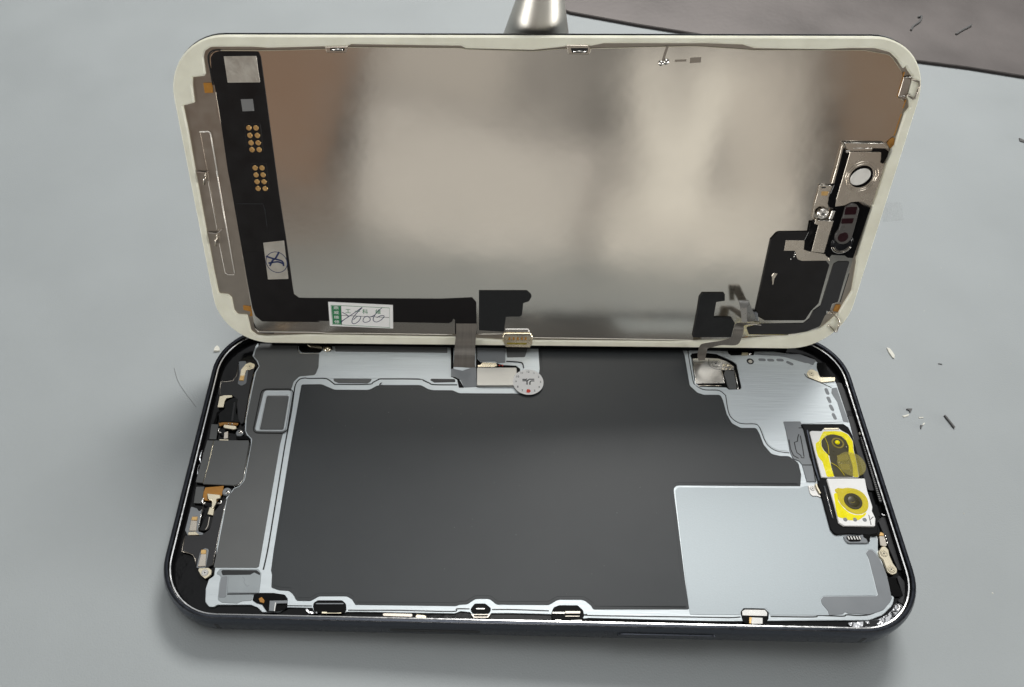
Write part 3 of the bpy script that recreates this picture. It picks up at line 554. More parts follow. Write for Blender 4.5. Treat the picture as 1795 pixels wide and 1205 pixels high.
V, F = plate_geo([offset(ccw([(p[0], p[1]) for p in fillet([(72.66,7.84),(73.9,7.86),(73.61,-5.12),(73.82,-7.4),(72.63,-7.73),(72.54,-5.6),(72.72,-2.1)], .2)]), 0.0)], -1.32, -1.27, 0.0)
mesh_obj("grille_well", V, F, "hole_black", gl)
plate("grille_cap", [(72.92,8.97),(73.47,9.66),(74.06,10.21),(74.49,9.93),(74.16,8.99),(73.3,8.47),(72.86,8.46)], -1.5, -1.2, "foil_sticker", bevel=0.1, r=0.1)
pill("grille_cap", *[(73.68,-8.21),(73.86,-9.71)], 0.5, -1.6, -1.25, "shell_metal")
tube("adhesive_bead", [(x, y, -1.5) for x, y in smooth_path([(72.45,-10.34),(72.69,-10.71),(73.46,-10.84),(73.95,-11.5),(73.75,-13.11),(73.74,-15.43),(73.91,-17.98),(73.95,-20.49)])], 0.16, "chrome_foil")
tube("adhesive_bead", [(x, y, -1.5) for x, y in smooth_path([(73.58,-19.59),(73.53,-21.72),(73.5,-23.47),(73.58,-24.85),(73.27,-26.4)])], 0.22, "chrome_foil")
plate("side_bar", [(72.35,-11),(73.44,-10.97,0.4),(73.84,-11.71),(73.63,-15.2),(73.79,-19.58),(73.46,-22.41),(72.41,-22.43),(71.88,-17.52),(71.68,-14.52),(71.44,-12.05)], -2.15, -1.72, "dark_film", bevel=0.06, r=0.4)
plate("side_bar", [(71.99,14.97),(73.78,15),(72.99,9.26),(72.88,4.07),(72.65,-1.42),(73.63,-4.92),(71.39,-4.97),(71.02,-0.18),(71.41,7.71)], -2.15, -1.75, "dark_film", bevel=0.06, r=0.4)
plate("side_bar", [(71.43,22.55),(72.7,22.75),(74.18,13.49),(71.65,13.44)], -2.15, -1.75, "dark_film", bevel=0.06, r=0.4)

# ---- screw strap on the right
st = plate("screw_strap", [(69.25,-18.86,0.6),(70.21,-17.76),(71.06,-17.47,0.5),(71.51,-18.28,0.5),(71.39,-19.54),(71.6,-21.13),(72.08,-22.36,0.6),(71.73,-23.23,0.6),(70.71,-23.6,0.7),(69.88,-23.01,0.6),(69.88,-21.87),(69.78,-20.46),(69.31,-19.76,0.5)], -1.7, -1.3, "pale_gold", bevel=0.1, r=0.3)
for q in [(70.31,-19.13),(70.84,-22.4)]: screw(q, 0.72, -1.4, -1.22, st, "pale_gold", rot=random.random())
plate("spring_leaf", [(70.46,-15.38),(71.52,-15.27),(71.54,-16.09),(71.51,-17.37),(71.09,-17.65),(70.14,-17.4)], -1.6, -1.35, "warm_steel", bevel=0.06, r=0.1)
plate("spring_leaf", [(70.43,-15.33),(70.93,-14.49),(71.51,-14.85),(71.44,-15.4)], -1.6, -1.2, "gold", bevel=0.06, r=0.1)
for q in [(71.85,-15.31),(71.83,-15.96),(71.81,-16.78)]: dome("rivet", q, 0.25, 0.2, -1.6, "bright_steel", n=10, rings=3)
plate("corner_pocket", [(69.73,-23.9),(71.28,-24.09),(71.37,-25.21),(71.72,-27.07,0.2),(71.43,-27.76,0.3),(69.76,-27.88,0.3),(69.65,-26.27)], -1.72, -1.58, "hole_black", bevel=0.02, r=0.15)
plate("corner_foil", [(59.25,-33.05),(63.38,-32.64),(65.62,-32.28),(67.81,-31.21),(69.46,-29.9),(70.27,-28.84),(71.55,-29.66),(71.25,-30.89),(69.8,-32.57),(68.11,-33.61),(66.03,-34.34),(63.86,-34.52),(60.92,-34.33)], -2.15, -1.78, "chrome_foil", bevel=0.05, r=0.3)
plate("corner_foil", [(71.77,-23.78),(72.29,-23.36),(73.19,-25.09),(71.78,-29.33),(70.31,-28.71),(71.82,-27.5)], -2.15, -1.78, "dark_film", bevel=0.05, r=0.3)

# ---- clips along the front edge
def slot(pts, parts):
    s = plate("clip_slot", pts, -1.75, -1.58, "hole_black", bevel=0.03, r=0.5)
    for nm, pp, z0, z1, m in parts: plate(nm, pp, z0, z1, m, s, bevel=0.05, r=0.08)
    return s
slot([(-43.5,-32.16),(-43.47,-31.41,0.6),(-42.72,-30.91,0.6),(-37.96,-30.81,0.8),(-37.07,-31.46,0.6),(-36.88,-32.64),(-37.07,-33.27),(-43.02,-33.4)],
     [("clip", [(-42.88,-31.49),(-37.63,-31.38),(-37.48,-31.63),(-43.1,-31.75)], -1.6, -1.5, "mid_grey_film"),
      ("clip", [(-41.65,-33.16),(-40.66,-33.16),(-40.51,-33.34),(-38.77,-33.31),(-37.79,-33.22),(-37.76,-33.47),(-41.6,-33.55)], -1.6, -1.45, "pale_gold")])
stroke("adhesive_bead", [(-44.73,-32.7),(-44.29,-33.19),(-43.63,-33.42),(-42.52,-33.4)], 0.35, -1.7, -1.5, "chrome_foil")
slot([(-12.75,-32.08,0.5),(-11.83,-30.9,0.6),(-9.78,-30.85,0.6),(-8.62,-31.8,0.5),(-8.85,-32.55),(-9.22,-32.83),(-12.18,-32.9)],
     [("clip", [(-11.54,-31.8),(-9.87,-31.77),(-9.87,-32.05),(-11.54,-32.08)], -1.6, -1.48, "bright_steel"),
      ("clip", [(-12.64,-32.99),(-8.66,-32.91),(-9.22,-33.66),(-12.07,-33.72)], -1.65, -1.52, "warm_steel"),
      ("clip_window", [(-12.17,-33.13),(-9.03,-33.07),(-9.4,-33.48),(-11.89,-33.53)], -1.6, -1.50, "hole_black")])
slot([(3.01,-32.48),(3.5,-31.36,0.6),(4.63,-30.88),(8.2,-30.81,0.6),(9.24,-31.79,0.5),(9.35,-32.79),(8.62,-34.45),(3.35,-34.56)],
     [("clip", [(3.22,-32.25),(5.66,-32.2),(5.63,-32.6),(3.2,-32.61)], -1.6, -1.42, "bright_steel"),
      ("clip", [(5.7,-32.06),(8.65,-32),(8.61,-32.51),(5.67,-32.57)], -1.6, -1.38, "warm_steel"),
      ("clip", [(5.62,-32.93),(8.48,-32.87),(8.47,-33.09),(5.6,-33.15)], -1.6, -1.45, "warm_steel"),
      ("clip", [(3.6,-33.71),(4.92,-33.68),(4.85,-34.34),(3.79,-34.37)], -1.6, -1.47, "bright_steel"),
      ("clip", [(6.68,-33.76),(8.89,-33.64),(8.73,-34.3),(7.08,-34.4)], -1.6, -1.47, "bright_steel")])
slot([(39.57,-31.47,0.5),(40.24,-30.75,0.5),(44.41,-30.72,0.6),(45.01,-31.49,0.4),(44.68,-32.71),(43.82,-33.69),(39.97,-33.66),(39.68,-33.08)],
     [("clip", [(39.83,-31.36),(40.44,-31),(44.33,-30.97),(44.67,-31.53),(44.48,-32.21),(39.74,-32.18)], -1.6, -1.48, "bright_steel"),
      ("clip", [(40.92,-32.47),(43.57,-32.54),(43.33,-33.75),(41.2,-33.79)], -1.6, -1.4, "bright_steel"),
      ("clip_pin", [(40.95,-32.51),(41.49,-32.5),(41.14,-33.73),(40.72,-33.74)], -1.5, -1.33, "gold")])
# speckled ledge along the front
pill("ledge_mark", *[(-29.44,-33.3),(-24.23,-33.34)], 0.32, -2.1, -2.0, "warm_steel"); pill("ledge_mark", *[(-22.92,-33.53),(-21.61,-33.65)], 0.38, -2.1, -2.0, "pale_gold")

# ---- bottom left pocket
pk = plate("corner_pocket", [(-63.31,-24.88),(-55.59,-24.78,0.6),(-54.8,-25.65,0.8),(-54.7,-26.93),(-54.58,-29.58),(-55.69,-30.06),(-55.7,-31.25),(-57.59,-31.4),(-58.51,-31.87),(-61.57,-31.77,0.4),(-62.53,-31.23,0.6),(-62.89,-27.8),(-62.79,-26.28,0.8),(-64.1,-26.07)], -1.75, -1.64, "pocket_grey", bevel=0.04, r=0.4)
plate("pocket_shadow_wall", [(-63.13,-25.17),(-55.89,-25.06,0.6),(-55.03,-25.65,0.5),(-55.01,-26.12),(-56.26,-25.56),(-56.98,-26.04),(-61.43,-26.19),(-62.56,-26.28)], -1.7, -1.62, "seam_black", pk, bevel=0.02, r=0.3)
plate("pad_sticker", [(-61.25,-26.4),(-56.45,-26.3),(-55.1,-26.16,0.3),(-54.67,-26.97),(-54.53,-29.73),(-60.85,-29.86),(-61.07,-28.49)], -1.7, -1.52, "pocket_grey", pk, bevel=0.05, r=0.08)
stroke("pad_edge", [(-60.83,-30.07),(-54.58,-29.88)], 0.2, -1.68, -1.6, "seam_black", pk, curve=False)
plate("pocket_side", [(-62.75,-26.51,0.5),(-61.51,-26.37),(-61.3,-28.58),(-60.99,-30.74),(-62.45,-30.77)], -1.7, -1.6, "mid_grey_film", pk, bevel=0.03, r=0.3)
stroke("pad_crease", [(-58.47,-26.53),(-57.91,-27.04),(-57.92,-27.62),(-57.2,-28.42),(-56.79,-28.18)], 0.08, -1.54, -1.51, "mid_grey_film", pk)
plate("cavity", [(-55.57,-30.06),(-54.39,-29.69),(-51.69,-29.64),(-49.38,-29.93,0.6),(-48.69,-30.71),(-48.53,-32.5),(-49.97,-33.31),(-52.42,-33.36),(-53.54,-32.05),(-54.71,-31.74),(-55.6,-31.19)], -1.72, -1.58, "hole_black", bevel=0.02, r=0.2)
bl = plate("cavity_block", [(-52.12,-31.31),(-48.66,-31.18),(-48.56,-31.79),(-50.67,-31.89),(-50.82,-33.4),(-51.94,-33.37)], -1.6, -1.2, "mid_grey_film", bevel=0.08, r=0.1)
stroke("block_edge", [(-50.87,-31.69),(-50.82,-33.36)], 0.18, -1.3, -1.15, "bright_steel", bl, curve=False)
plate("cavity_scrap", [(-54.42,-30.9),(-53.86,-30.54),(-53.19,-31.21),(-53.2,-31.77),(-54.03,-31.56)], -1.6, -1.45, "kapton", bevel=0.05, r=0.1)

# ---- covers, contacts and rubber blocks at the bottom end (left side of the tray)
tc = plate("end_cover", [(-72.5,20.35),(-69.49,20.82),(-68.91,22.55,0.4),(-68.88,26.13),(-66.53,26.35,0.3),(-64.97,25.34,0.4),(-65.12,23.37),(-65.11,18.48),(-64.83,9.41),(-65.4,8.85),(-66.25,10.21),(-67.8,15.82,0.3),(-68.95,16.73,0.3),(-71.95,16.48),(-72.39,17.19)], -1.8, -1.55, "dark_film", bevel=0.06, r=0.15)
stroke("cover_edge", [(-71.84,16.59),(-72.35,20.32),(-69.57,20.66),(-68.93,22.22),(-69.13,26.15)], 0.13, -1.7, -1.53, "warm_steel", tc, curve=False)
stroke("cover_edge", [(-64.88,23.19),(-64.8,18.16),(-64.6,9.38)], 0.14, -1.7, -1.53, "warm_steel", tc, curve=False)
plate("spring_slot", [(-69.21,26.31,0.3),(-67.54,26.49),(-66.44,23.92),(-66.23,20.04,0.5),(-67.2,19.29,0.6),(-68.19,19.93,0.3),(-68.33,22.98)], -1.7, -1.52, "mid_grey_film", tc, bevel=0.03, r=0.3)
t1 = plate("spring_tab", [(-68.13,23.78),(-67.32,25.47),(-66.41,26.02,0.6),(-65.07,25.5,0.6),(-64.98,24.29,0.6),(-66.02,23.82,0.5),(-66.86,23.65),(-66.93,20.66,0.2),(-67.94,20.8,0.2)], -1.6, -1.37, "pale_gold", tc, bevel=0.06, r=0.25)
screw([(-66.18,24.76)][0], 0.6, -1.4, -1.3, t1, "pale_gold")
plate("gold_contact", [(-67.93,22.1),(-66.94,22.12),(-66.91,20.63),(-67.99,20.76)], -1.45, -1.32, "gold", t1, bevel=0.04, r=0.1)
plate("contact_plate", [(-71.72,16.24),(-70.59,16.58),(-68.87,16.61),(-68.69,16.06),(-70.01,15.65),(-70.25,14.86),(-70.19,13.23),(-71.64,13.21)], -1.7, -1.4, "pale_gold", bevel=0.06, r=0.12)
plate("rubber_block", [(-69.73,15.04,0.5),(-68.44,15.92,0.4),(-67.34,15.7,0.3),(-67.31,14.85),(-67.18,12.07),(-65.99,9.97),(-65.88,9.37),(-70.55,9.29),(-70.97,11.7,0.5),(-69.91,12.64),(-70.08,14.49)], -1.9, -1.3, "foam_black", bevel=0.15, r=0.3)
pill("block_ridge", *[(-67.83,14.39),(-67.48,9.73)], 0.22, -1.5, -1.22, "dark_film")
stroke("block_wire", [(-69.77,12.56),(-71.2,11.85),(-71.31,10.48),(-71.52,8.97)], 0.35, -1.7, -1.4, "hole_black")
plate("flex_pad", [(-72.12,8.78),(-70.49,8.73),(-70.2,4.82),(-71.82,4.86)], -1.8, -1.5, "grey_film", bevel=0.05, r=0.1)
sp = plate("spring_clip", [(-69.04,8.52),(-66.25,8.19),(-65.98,7.46),(-66.58,7.18),(-68.85,7.55),(-69.19,7.99)], -1.6, -1.1, "pale_gold", bevel=0.1, r=0.15)
for q in [(-68.12,8.85),(-67.36,8.8)]: dome("rivet", q, 0.2, 0.2, -1.4, "bright_steel", sp, n=10, rings=3)
plate("copper_wall", [(-70.5,9.11),(-69.19,9.43),(-66.02,9.18),(-66.17,8.58),(-69.31,8.68),(-70.12,8.22)], -1.8, -1.5, "kapton", bevel=0.04, r=0.1)
tube("spring_loop", [(x, y, -1.3) for x, y in smooth_path([(-69.99,7.5),(-70.06,6.91),(-69.71,6.47),(-69.33,6.48)])], 0.2, "bright_steel")
plate("spring_clip", [(-68.72,6.55),(-67.91,7.01),(-67.54,5.1),(-68.53,4.94)], -1.7, -1.4, "warm_steel", bevel=0.06, r=0.1)
plate("spring_clip", [(-69.47,4.85),(-67.35,4.81),(-67.36,4.52),(-69.42,4.56)], -1.7, -1.42, "pale_gold", bevel=0.04, r=0.05)
pst = disc("screw_post", [(-65.25,6.61)][0], 0.85, -1.8, -1.4, "mid_grey_film", bevel=0.15)
dome("screw_head", [(-65,6.78)][0], 0.5, 0.35, -1.42, "bright_steel", pst)
plate("cover_gap", [(-65.91,5.76),(-63.49,5.87),(-62.59,5.16),(-62.69,4.28),(-63.08,5),(-65.78,5.03)], -1.74, -1.6, "hole_black", bevel=0.01, r=0.15)
mc = plate("module_cover", [(-72.16,4.51),(-62.91,4.72,0.3),(-62.62,4.17),(-62.59,3.53),(-62.32,-4.93,1),(-63.15,-6.22),(-64.06,-6.47),(-70.68,-6.3),(-70.92,-6.05),(-72.51,-5.86)], -1.8, -1.4, "grey_film", bevel=0.08, r=0.15)
stroke("cover_fold", [(-70.67,4.51),(-70.6,2.68),(-70.56,-1.75),(-70.81,-6.07)], 0.16, -1.5, -1.33, "pale_gold", mc, curve=False)
stroke("cover_fold", [(-62.42,3.51),(-62.21,-4.95),(-63.01,-6.35),(-63.93,-6.62)], 0.14, -1.7, -1.42, "bright_steel", mc, curve=False)
stroke("cover_scratch", [(-72.8,2.05),(-72.86,0.04),(-72.43,-1.05),(-72.73,-2.37),(-72.49,-3.88)], 0.15, -1.9, -1.5, "chrome_foil", mc)
# lower half
plate("flex_pad", [(-72.13,-6.87),(-70.39,-6.83),(-70.12,-10.79),(-71.85,-10.72)], -1.8, -1.5, "grey_film", bevel=0.05, r=0.1)
plate("copper_wall", [(-70.2,-6.99),(-66.24,-6.5),(-66.2,-8.6),(-67.01,-10.27),(-70.14,-9.92),(-70.31,-8.26)], -1.8, -1.6, "kapton", bevel=0.04, r=0.1)
sp = plate("spring_clip", [(-69.33,-8.58),(-66.4,-8.84),(-66.14,-9.66),(-66.95,-9.89),(-66.79,-10.71),(-67.25,-12.15),(-67.71,-11.75),(-67.91,-10.32),(-68.85,-9.92)], -1.6, -1.1, "pale_gold", bevel=0.1, r=0.12)
plate("spring_foot", [(-68.16,-11.66),(-67.1,-11.75),(-67.01,-13.57),(-68.29,-13.29)], -1.6, -1.3, "pale_gold", sp, bevel=0.06, r=0.1)
tube("spring_loop", [(x, y, -1.3) for x, y in smooth_path([(-69.83,-9.64),(-70.02,-10.26),(-69.64,-10.98),(-69.23,-10.66)])], 0.2, "bright_steel")
tube("spring_loop", [(x, y, -1.3) for x, y in smooth_path([(-66.01,-10.08),(-65.89,-10.7),(-66.63,-10.82)])], 0.16, "bright_steel")
pst = disc("screw_post", [(-65.32,-7.94)][0], 0.95, -1.8, -1.4, "mid_grey_film", bevel=0.15)
dome("screw_head", [(-64.97,-8.09)][0], 0.5, 0.35, -1.42, "bright_steel", pst)
lc = plate("end_cover", [(-71.98,-18.01),(-69,-17.98),(-68.27,-17.5),(-67.21,-16.6,0.6),(-67.12,-14.38),(-67.18,-12.73,0.5),(-65.9,-10.72),(-65.36,-9.48),(-65.15,-9.48),(-65.23,-16.12),(-64.99,-24.27),(-65.67,-24.56),(-66.2,-25.27),(-68.07,-24.75),(-68.64,-23.37,0.6),(-69.46,-22.12,0.8),(-70.66,-21.65),(-71.95,-21.53)], -1.8, -1.55, "dark_film", bevel=0.06, r=0.15)
stroke("cover_edge", [(-65.04,-9.58),(-65.06,-12.71),(-65.09,-16.73),(-64.93,-24.15)], 0.14, -1.7, -1.53, "bright_steel", lc, curve=False)
stroke("cover_edge", [(-72.06,-18.18),(-71.92,-21.48),(-70.63,-21.74),(-69.43,-22.21),(-68.75,-23.11),(-68.47,-24.08)], 0.14, -1.7, -1.53, "warm_steel", lc, curve=False)
plate("contact_tray", [(-72.23,-11.5),(-70.86,-11.93,0.4),(-70.1,-12.83,0.4),(-69.8,-11.61),(-69.44,-17.13),(-68.27,-17.4),(-68.45,-17.84),(-71.45,-18.04),(-72.27,-16.89)], -1.8, -1.5, "mid_grey_film", bevel=0.05, r=0.2)
plate("contact_plate", [(-71.48,-14.7),(-70.16,-14.67),(-69.78,-17.03),(-71.37,-17.06)], -1.6, -1.35, "warm_steel", bevel=0.05, r=0.08)
plate("gold_contact", [(-71.42,-13.92),(-70.24,-13.82),(-70.17,-14.79),(-71.44,-14.74)], -1.6, -1.25, "gold", bevel=0.08, r=0.1)
plate("contact_plate", [(-71.46,-17.28),(-69.95,-17.18),(-68.96,-17.89),(-71.37,-17.97)], -1.6, -1.38, "pale_gold", bevel=0.05, r=0.08)
plate("rubber_block", [(-68.51,-13.57),(-67.05,-13.84),(-67.02,-15.33,0.5),(-67.3,-16.67,0.8),(-68.48,-16.98),(-69.34,-16.85)], -1.8, -1.4, "foam_black", bevel=0.1, r=0.3)
stroke("block_ridge", [(-67.73,-13.88),(-67.67,-15.81),(-67.97,-16.7)], 0.15, -1.5, -1.36, "warm_steel")
stroke("tray_edge", [(-69.64,-11.63),(-69.64,-14.19),(-69.52,-17)], 0.18, -1.6, -1.4, "bright_steel", curve=False)
plate("spring_slot", [(-68.1,-21.41,0.4),(-67.32,-20.61,0.6),(-66.42,-20.94,0.4),(-66.35,-21.94),(-66.27,-24.87),(-68.15,-24.91)], -1.7, -1.52, "mid_grey_film", lc, bevel=0.03, r=0.3)
t2 = plate("spring_tab", [(-67.78,-21.74),(-66.66,-21.86),(-66.3,-24.51),(-67.89,-24.68)], -1.6, -1.37, "warm_steel", lc, bevel=0.06, r=0.12)
plate("gold_contact", [(-67.98,-21.06),(-66.89,-21.03),(-66.68,-22.02),(-67.84,-22.05)], -1.45, -1.3, "gold", t2, bevel=0.08, r=0.15)
t3 = plate("screw_pad", [(-67.64,-25.45),(-67.54,-24.97),(-65.54,-24.86),(-64.82,-25.4),(-64.72,-26.22),(-65.37,-26.91),(-65.85,-27.2),(-66.8,-26.53)], -1.7, -1.3, "pale_gold", lc, bevel=0.08, r=0.35)
screw([(-66.11,-25.92)][0], 0.75, -1.4, -1.24, t3, "bright_steel")

# ================================================================ display assembly
ds = thing("display_assembly", "opened phone display leaning back, brushed steel rear with cream gasket frame and black flex", "display", mat4([(0.999428,-0.0327639,-0.00838033,0.141383),(0.00434771,0.370224,-0.928932,30.3263),(0.033538,0.928364,0.370155,10.3121),(0,0,0,1)]))
cx.parent = ds; cx.zoff = 0
dout = lambda off, dz=0: [(x, y+34.45) for x, y in rrect(147.0, 68.9, 11.93, 14, off)]
sw = sweep("cover_glass", dout, [(-1.0, -2.5), (-0.35, -2.45), (0.1, -2.2), (0.2, -1.75), (0.1, -1.25), (-0.6, -1.1)], ["glass_black"], cap=True); 
mesh_obj("cover_glass_front", [(x, y, -2.5) for x, y in dout(-1.0)], [tuple(range(60))[::-1]], "glass_black", sw); auto_smooth(sw, 40)
gin = [(-56.55,66.87),(-62.33,66.86),(-64.36,66.83,1.2),(-65.77,66.05,1),(-66.21,64.91,0.5),(-66.3,61.81,0.3),(-66.65,61.46,0.3),(-69.02,61.21,0.2),(-69.36,59.63,0.3),(-69.56,56.3,0.2),(-71.99,55.73,0.2),(-71.9,51.34),(-72.04,42.3),(-72.13,29.86),(-72.17,18.38),(-72.06,13.22,0.4),(-69.91,12.95,0.5),(-69.25,12.09,0.4),(-69.21,8.88,0.5),(-68.61,7.74,0.5),(-66.29,7.59,0.3),(-66.04,3.26,1),(-64.86,2.13,1),(-62.51,1.83),(-52.47,2.46),(-17.99,2.26),(-12.12,1.85),(-6.42,1.48),(4.49,1.61),(34.07,1.68),(50.91,2.72),(60.59,3.59,3),(67.84,5.48,3),(70.36,9.14,3),(72.1,15.34,2),(71.2,22.46,0.4),(70.83,23.56,0.4),(70.75,23.73),(70.57,32.39),(70.81,38.29),(70.92,45.31),(71.05,47.68,0.3),(71.52,48.53,0.3),(71.49,50.31),(71.55,54.74),(72.19,55.89),(71.73,57.09,0.3),(71.18,57.88),(70.82,61.79,0.3),(69.56,63.03,0.5),(68.9,63.88,0.5),(68.83,63.1,1),(67.06,64.91,2),(65.34,66.18,2),(62.19,66.93,2),(57.41,66.92),(52.94,66.7),(46.79,66.76),(39.55,66.87),(37.28,67.5),(30.56,67.71),(11.08,67.67),(8.72,67.21),(3.9,67.08),(-2.42,66.44),(-15.19,66.69),(-16.1,67.15),(-37.16,67.39),(-38.11,66.99),(-42.4,66.92),(-42.62,66.97),(-53.35,66.69)]
gk = plate("gasket_frame", dout(0.0), -1.15, 0.0, "gasket", bevel=0.28, r=0, holes=[[(p[0], p[1], (p[2] if len(p) > 2 else 0.3)) for p in gin]])
uf = plate("rear_tray", dout(-0.7), -1.15, -0.62, "frame_steel", bevel=0, r=0)
# satin steel rear plate with its folded edge
bp = plate("steel_backplate", [(-53.39,66.21),(-43.41,66.47),(-37.24,66.83),(-16.46,66.77),(-14.94,66.54),(-2.39,66.22),(3.95,66.72),(9.09,66.73),(28.32,67.21),(39.7,66.52),(60.27,66.57,2),(65.58,65.75,3),(68.73,62.66,2),(69.83,60.69),(69.29,58.02),(71.27,56.94),(71.02,50.54),(69.57,48.81),(70.51,36.16),(69.84,25.57),(70.39,22.62),(70.4,19.65),(70.28,12.46),(69.07,11.93),(68.77,10.2),(67.61,10.02),(67.59,5.97),(65.55,4.34),(60.34,3.52),(50.93,2.99),(47.52,2.32),(34.11,1.74),(4.47,2.2),(-12.14,3.03),(-18.15,2.81),(-52.45,3.13),(-63.66,3.14),(-64.67,3.86,1.5),(-65.14,5.48,1),(-64.99,59.58),(-65.24,63.99),(-64.88,65.43,1),(-63.63,66.2,1.2)],
  -0.7, -0.35, "back_steel", bevel=0.1, r=0.35)
stroke("plate_fold", [(-65.32,59.69),(-65.33,62.55),(-65.38,64.29),(-65.19,65.25),(-64.58,65.92),(-63.73,66.16),(-62.7,66.21)], 0.22, -0.6, -0.33, "seam_black", uf)
stroke("plate_fold", [(-65.02,6.23),(-65.05,4.43),(-64.44,3.16),(-63.55,2.71),(-60.71,2.56)], 0.2, -0.6, -0.45, "seam_black", uf)
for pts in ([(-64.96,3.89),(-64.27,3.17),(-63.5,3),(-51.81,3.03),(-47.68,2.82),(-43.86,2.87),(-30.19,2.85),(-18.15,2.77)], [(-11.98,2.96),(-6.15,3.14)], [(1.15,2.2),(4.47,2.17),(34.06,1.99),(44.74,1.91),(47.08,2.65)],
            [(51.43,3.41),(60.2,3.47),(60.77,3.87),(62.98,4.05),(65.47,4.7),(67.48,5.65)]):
    stroke("bright_edge", pts, 0.17, -0.6, -0.24, "edge_highlight", bp)
stroke("plate_fold", [(71.05,54.68),(70.94,50.36)], 0.2, -0.5, -0.32, "kapton", bp, curve=False)
stroke("plate_fold", [(69.19,62.6),(69.24,57.93)], 0.2, -0.5, -0.32, "kapton", bp, curve=False)
stroke("plate_fold", [(71.09,57.34),(71.01,55.79)], 0.2, -0.5, -0.32, "kapton", bp, curve=False)
stroke("plate_fold", [(70.38,19.68),(70.33,12.49)], 0.18, -0.5, -0.32, "seam_black", bp, curve=False)
# left strip: pressed rib and two spring hooks, kapton tabs
rib = plate("pressed_rib", [(-69.62,50.57),(-67.44,50.49),(-67.55,17.89),(-69.63,18.13)], -0.7, -0.42, "frame_steel", bevel=0.12, r=0.4)
stroke("rib_edge", [(-69.71,50.37),(-67.98,50.45),(-67.54,50.19),(-67.52,48.8),(-67.57,41.02)], 0.28, -0.6, -0.40, "edge_highlight", rib, curve=False)
stroke("rib_edge", [(-67.68,42.26),(-67.65,18.32)], 0.24, -0.6, -0.40, "edge_highlight", rib, curve=False)
stroke("rib_edge", [(-69.8,40.02),(-69.8,28.99)], 0.13, -0.6, -0.40, "edge_highlight", rib, curve=False)
stroke("rib_edge", [(-69.88,25.75),(-69.76,18.3),(-69.61,18.31),(-69.29,17.98),(-67.77,17.96)], 0.15, -0.6, -0.40, "edge_highlight", rib, curve=False)
for a, b, c, d in ([(-71.63,42.08),(-69.85,41.91),(-70.56,39.53),(-69.15,42.32)], [(-71.65,28.36),(-69.79,28.18),(-70.55,25.42),(-68.58,29.19)]):
    hk = stroke("spring_hook", [a, b], 0.2, -0.6, -0.05, "bright_steel", curve=False)
    tube("hook_tip", [(b[0], b[1], -0.2), ((b[0]+c[0])/2, (b[1]+c[1])/2, 0.5), (c[0], c[1], 0.1)], 0.25, "warm_steel", hk)
    stroke("hook_leg", [b, d], 0.18, -0.5, -0.1, "bright_steel", hk, curve=False)
for pts in ([(-67.18,60.07),(-65.34,60.08),(-65.51,58.17),(-67.23,58.11)], [(-67,10.02),(-65.2,9.78),(-64.9,7.31),(-65.94,7.11),(-65.41,8.38),(-67.02,8.81)], [(70.22,49.48),(70.9,49.96),(71.28,49.8),(71.56,48.33),(70.97,47.69),(69.99,48.85)],
            [(50,3.79),(50.26,4.44,0.3),(50.99,4.27,0.3),(51.47,2.88),(49.79,2.86)], [(69.61,11.73),(70.71,11.74),(70.79,9.73),(69.41,10.02)]):
    plate("kapton_tab", pts, -0.65, -0.45, "kapton", bevel=0.03, r=0.12)
# black flex along the side and the lower edge
fx = plate("display_flex", [(-64.76,64.89,0.6),(-64.03,65.75,0.8),(-62.91,66.04),(-55.26,66.02,0.5),(-54.95,64.93),(-54.93,59.48),(-54.95,37.38),(-54.72,26.93),(-54.68,15.36),(-54.61,13.16,0.4),(-53.56,12.25,0.3),(-51.44,12.21),(-20.56,12.36),(-13.49,12.79,0.4),(-12.56,11.58,0.3),(-12.33,2.99),(-17.51,2.93),(-17.5,6.92),(-17.87,7.17,0.1),(-18.13,6.38,0.2),(-18.91,5.94),(-52.08,6.27),(-47.23,5.89),(-63.04,5.9,0.8),(-64.44,7.42,0.8),(-64.8,9.5),(-64.94,15.61),(-65.03,33.47),(-65.07,39.83),(-65.15,42.14),(-64.88,54.19),(-64.89,59.44),(-65.21,61.33)],
  -0.4, -0.2, "flex_black", bevel=0.03, r=0.15)
FZ = -0.2
plate("foil_square", [(-62.16,65.11),(-55.78,65.2),(-55.76,60.28),(-62.2,60.2)], FZ, FZ+0.06, "foil_sticker", fx, bevel=0.02, r=0.08)
plate("code_patch", [(-60.1,57.01),(-57.67,57.08),(-57.7,54.74),(-60.1,54.65)], FZ, FZ+0.02, "print_grey", fx, bevel=0, r=0.02)
for box_, pads in (([(-60.13,52.18),(-56.86,52.19),(-56.95,46.57),(-57.36,46.13),(-59.59,46.11),(-60.38,47.3)], [(-59.33,51.33),(-57.87,51.33),(-59.33,49.8),(-57.8,49.8),(-59.32,48.28),(-57.85,48.29),(-59.35,46.86),(-57.84,46.87)]),
                   ([(-60.06,43.95),(-56.71,43.97),(-56.87,38.18),(-57.32,37.79),(-59.91,37.78),(-60.11,39.09)], [(-59.27,42.99),(-57.8,43),(-59.27,41.49),(-57.77,41.5),(-59.28,40.01),(-57.8,40.02),(-59.28,38.51),(-57.76,38.52)])):
    bxo = plate("pad_field", box_, FZ, FZ+0.04, "flex_black", fx, bevel=0.03, r=0.15)
    for q in pads: disc("contact_pad", q, 0.54, FZ, FZ+0.07, "gold", bxo, bevel=0.03, n=18)
plate("flex_patch", [(-64.76,35.11),(-58.6,35.15,0.3),(-58.48,29.27),(-58.54,24.19),(-64.28,24.14)], FZ, FZ+0.05, "flex_black", fx, bevel=0.02, r=0.15)
stroke("patch_edge", [(-64.44,35.09),(-58.76,35.07),(-58.46,33.88),(-58.54,29.95)], 0.07, FZ, FZ+0.055, "ink_dark", fx, curve=False)
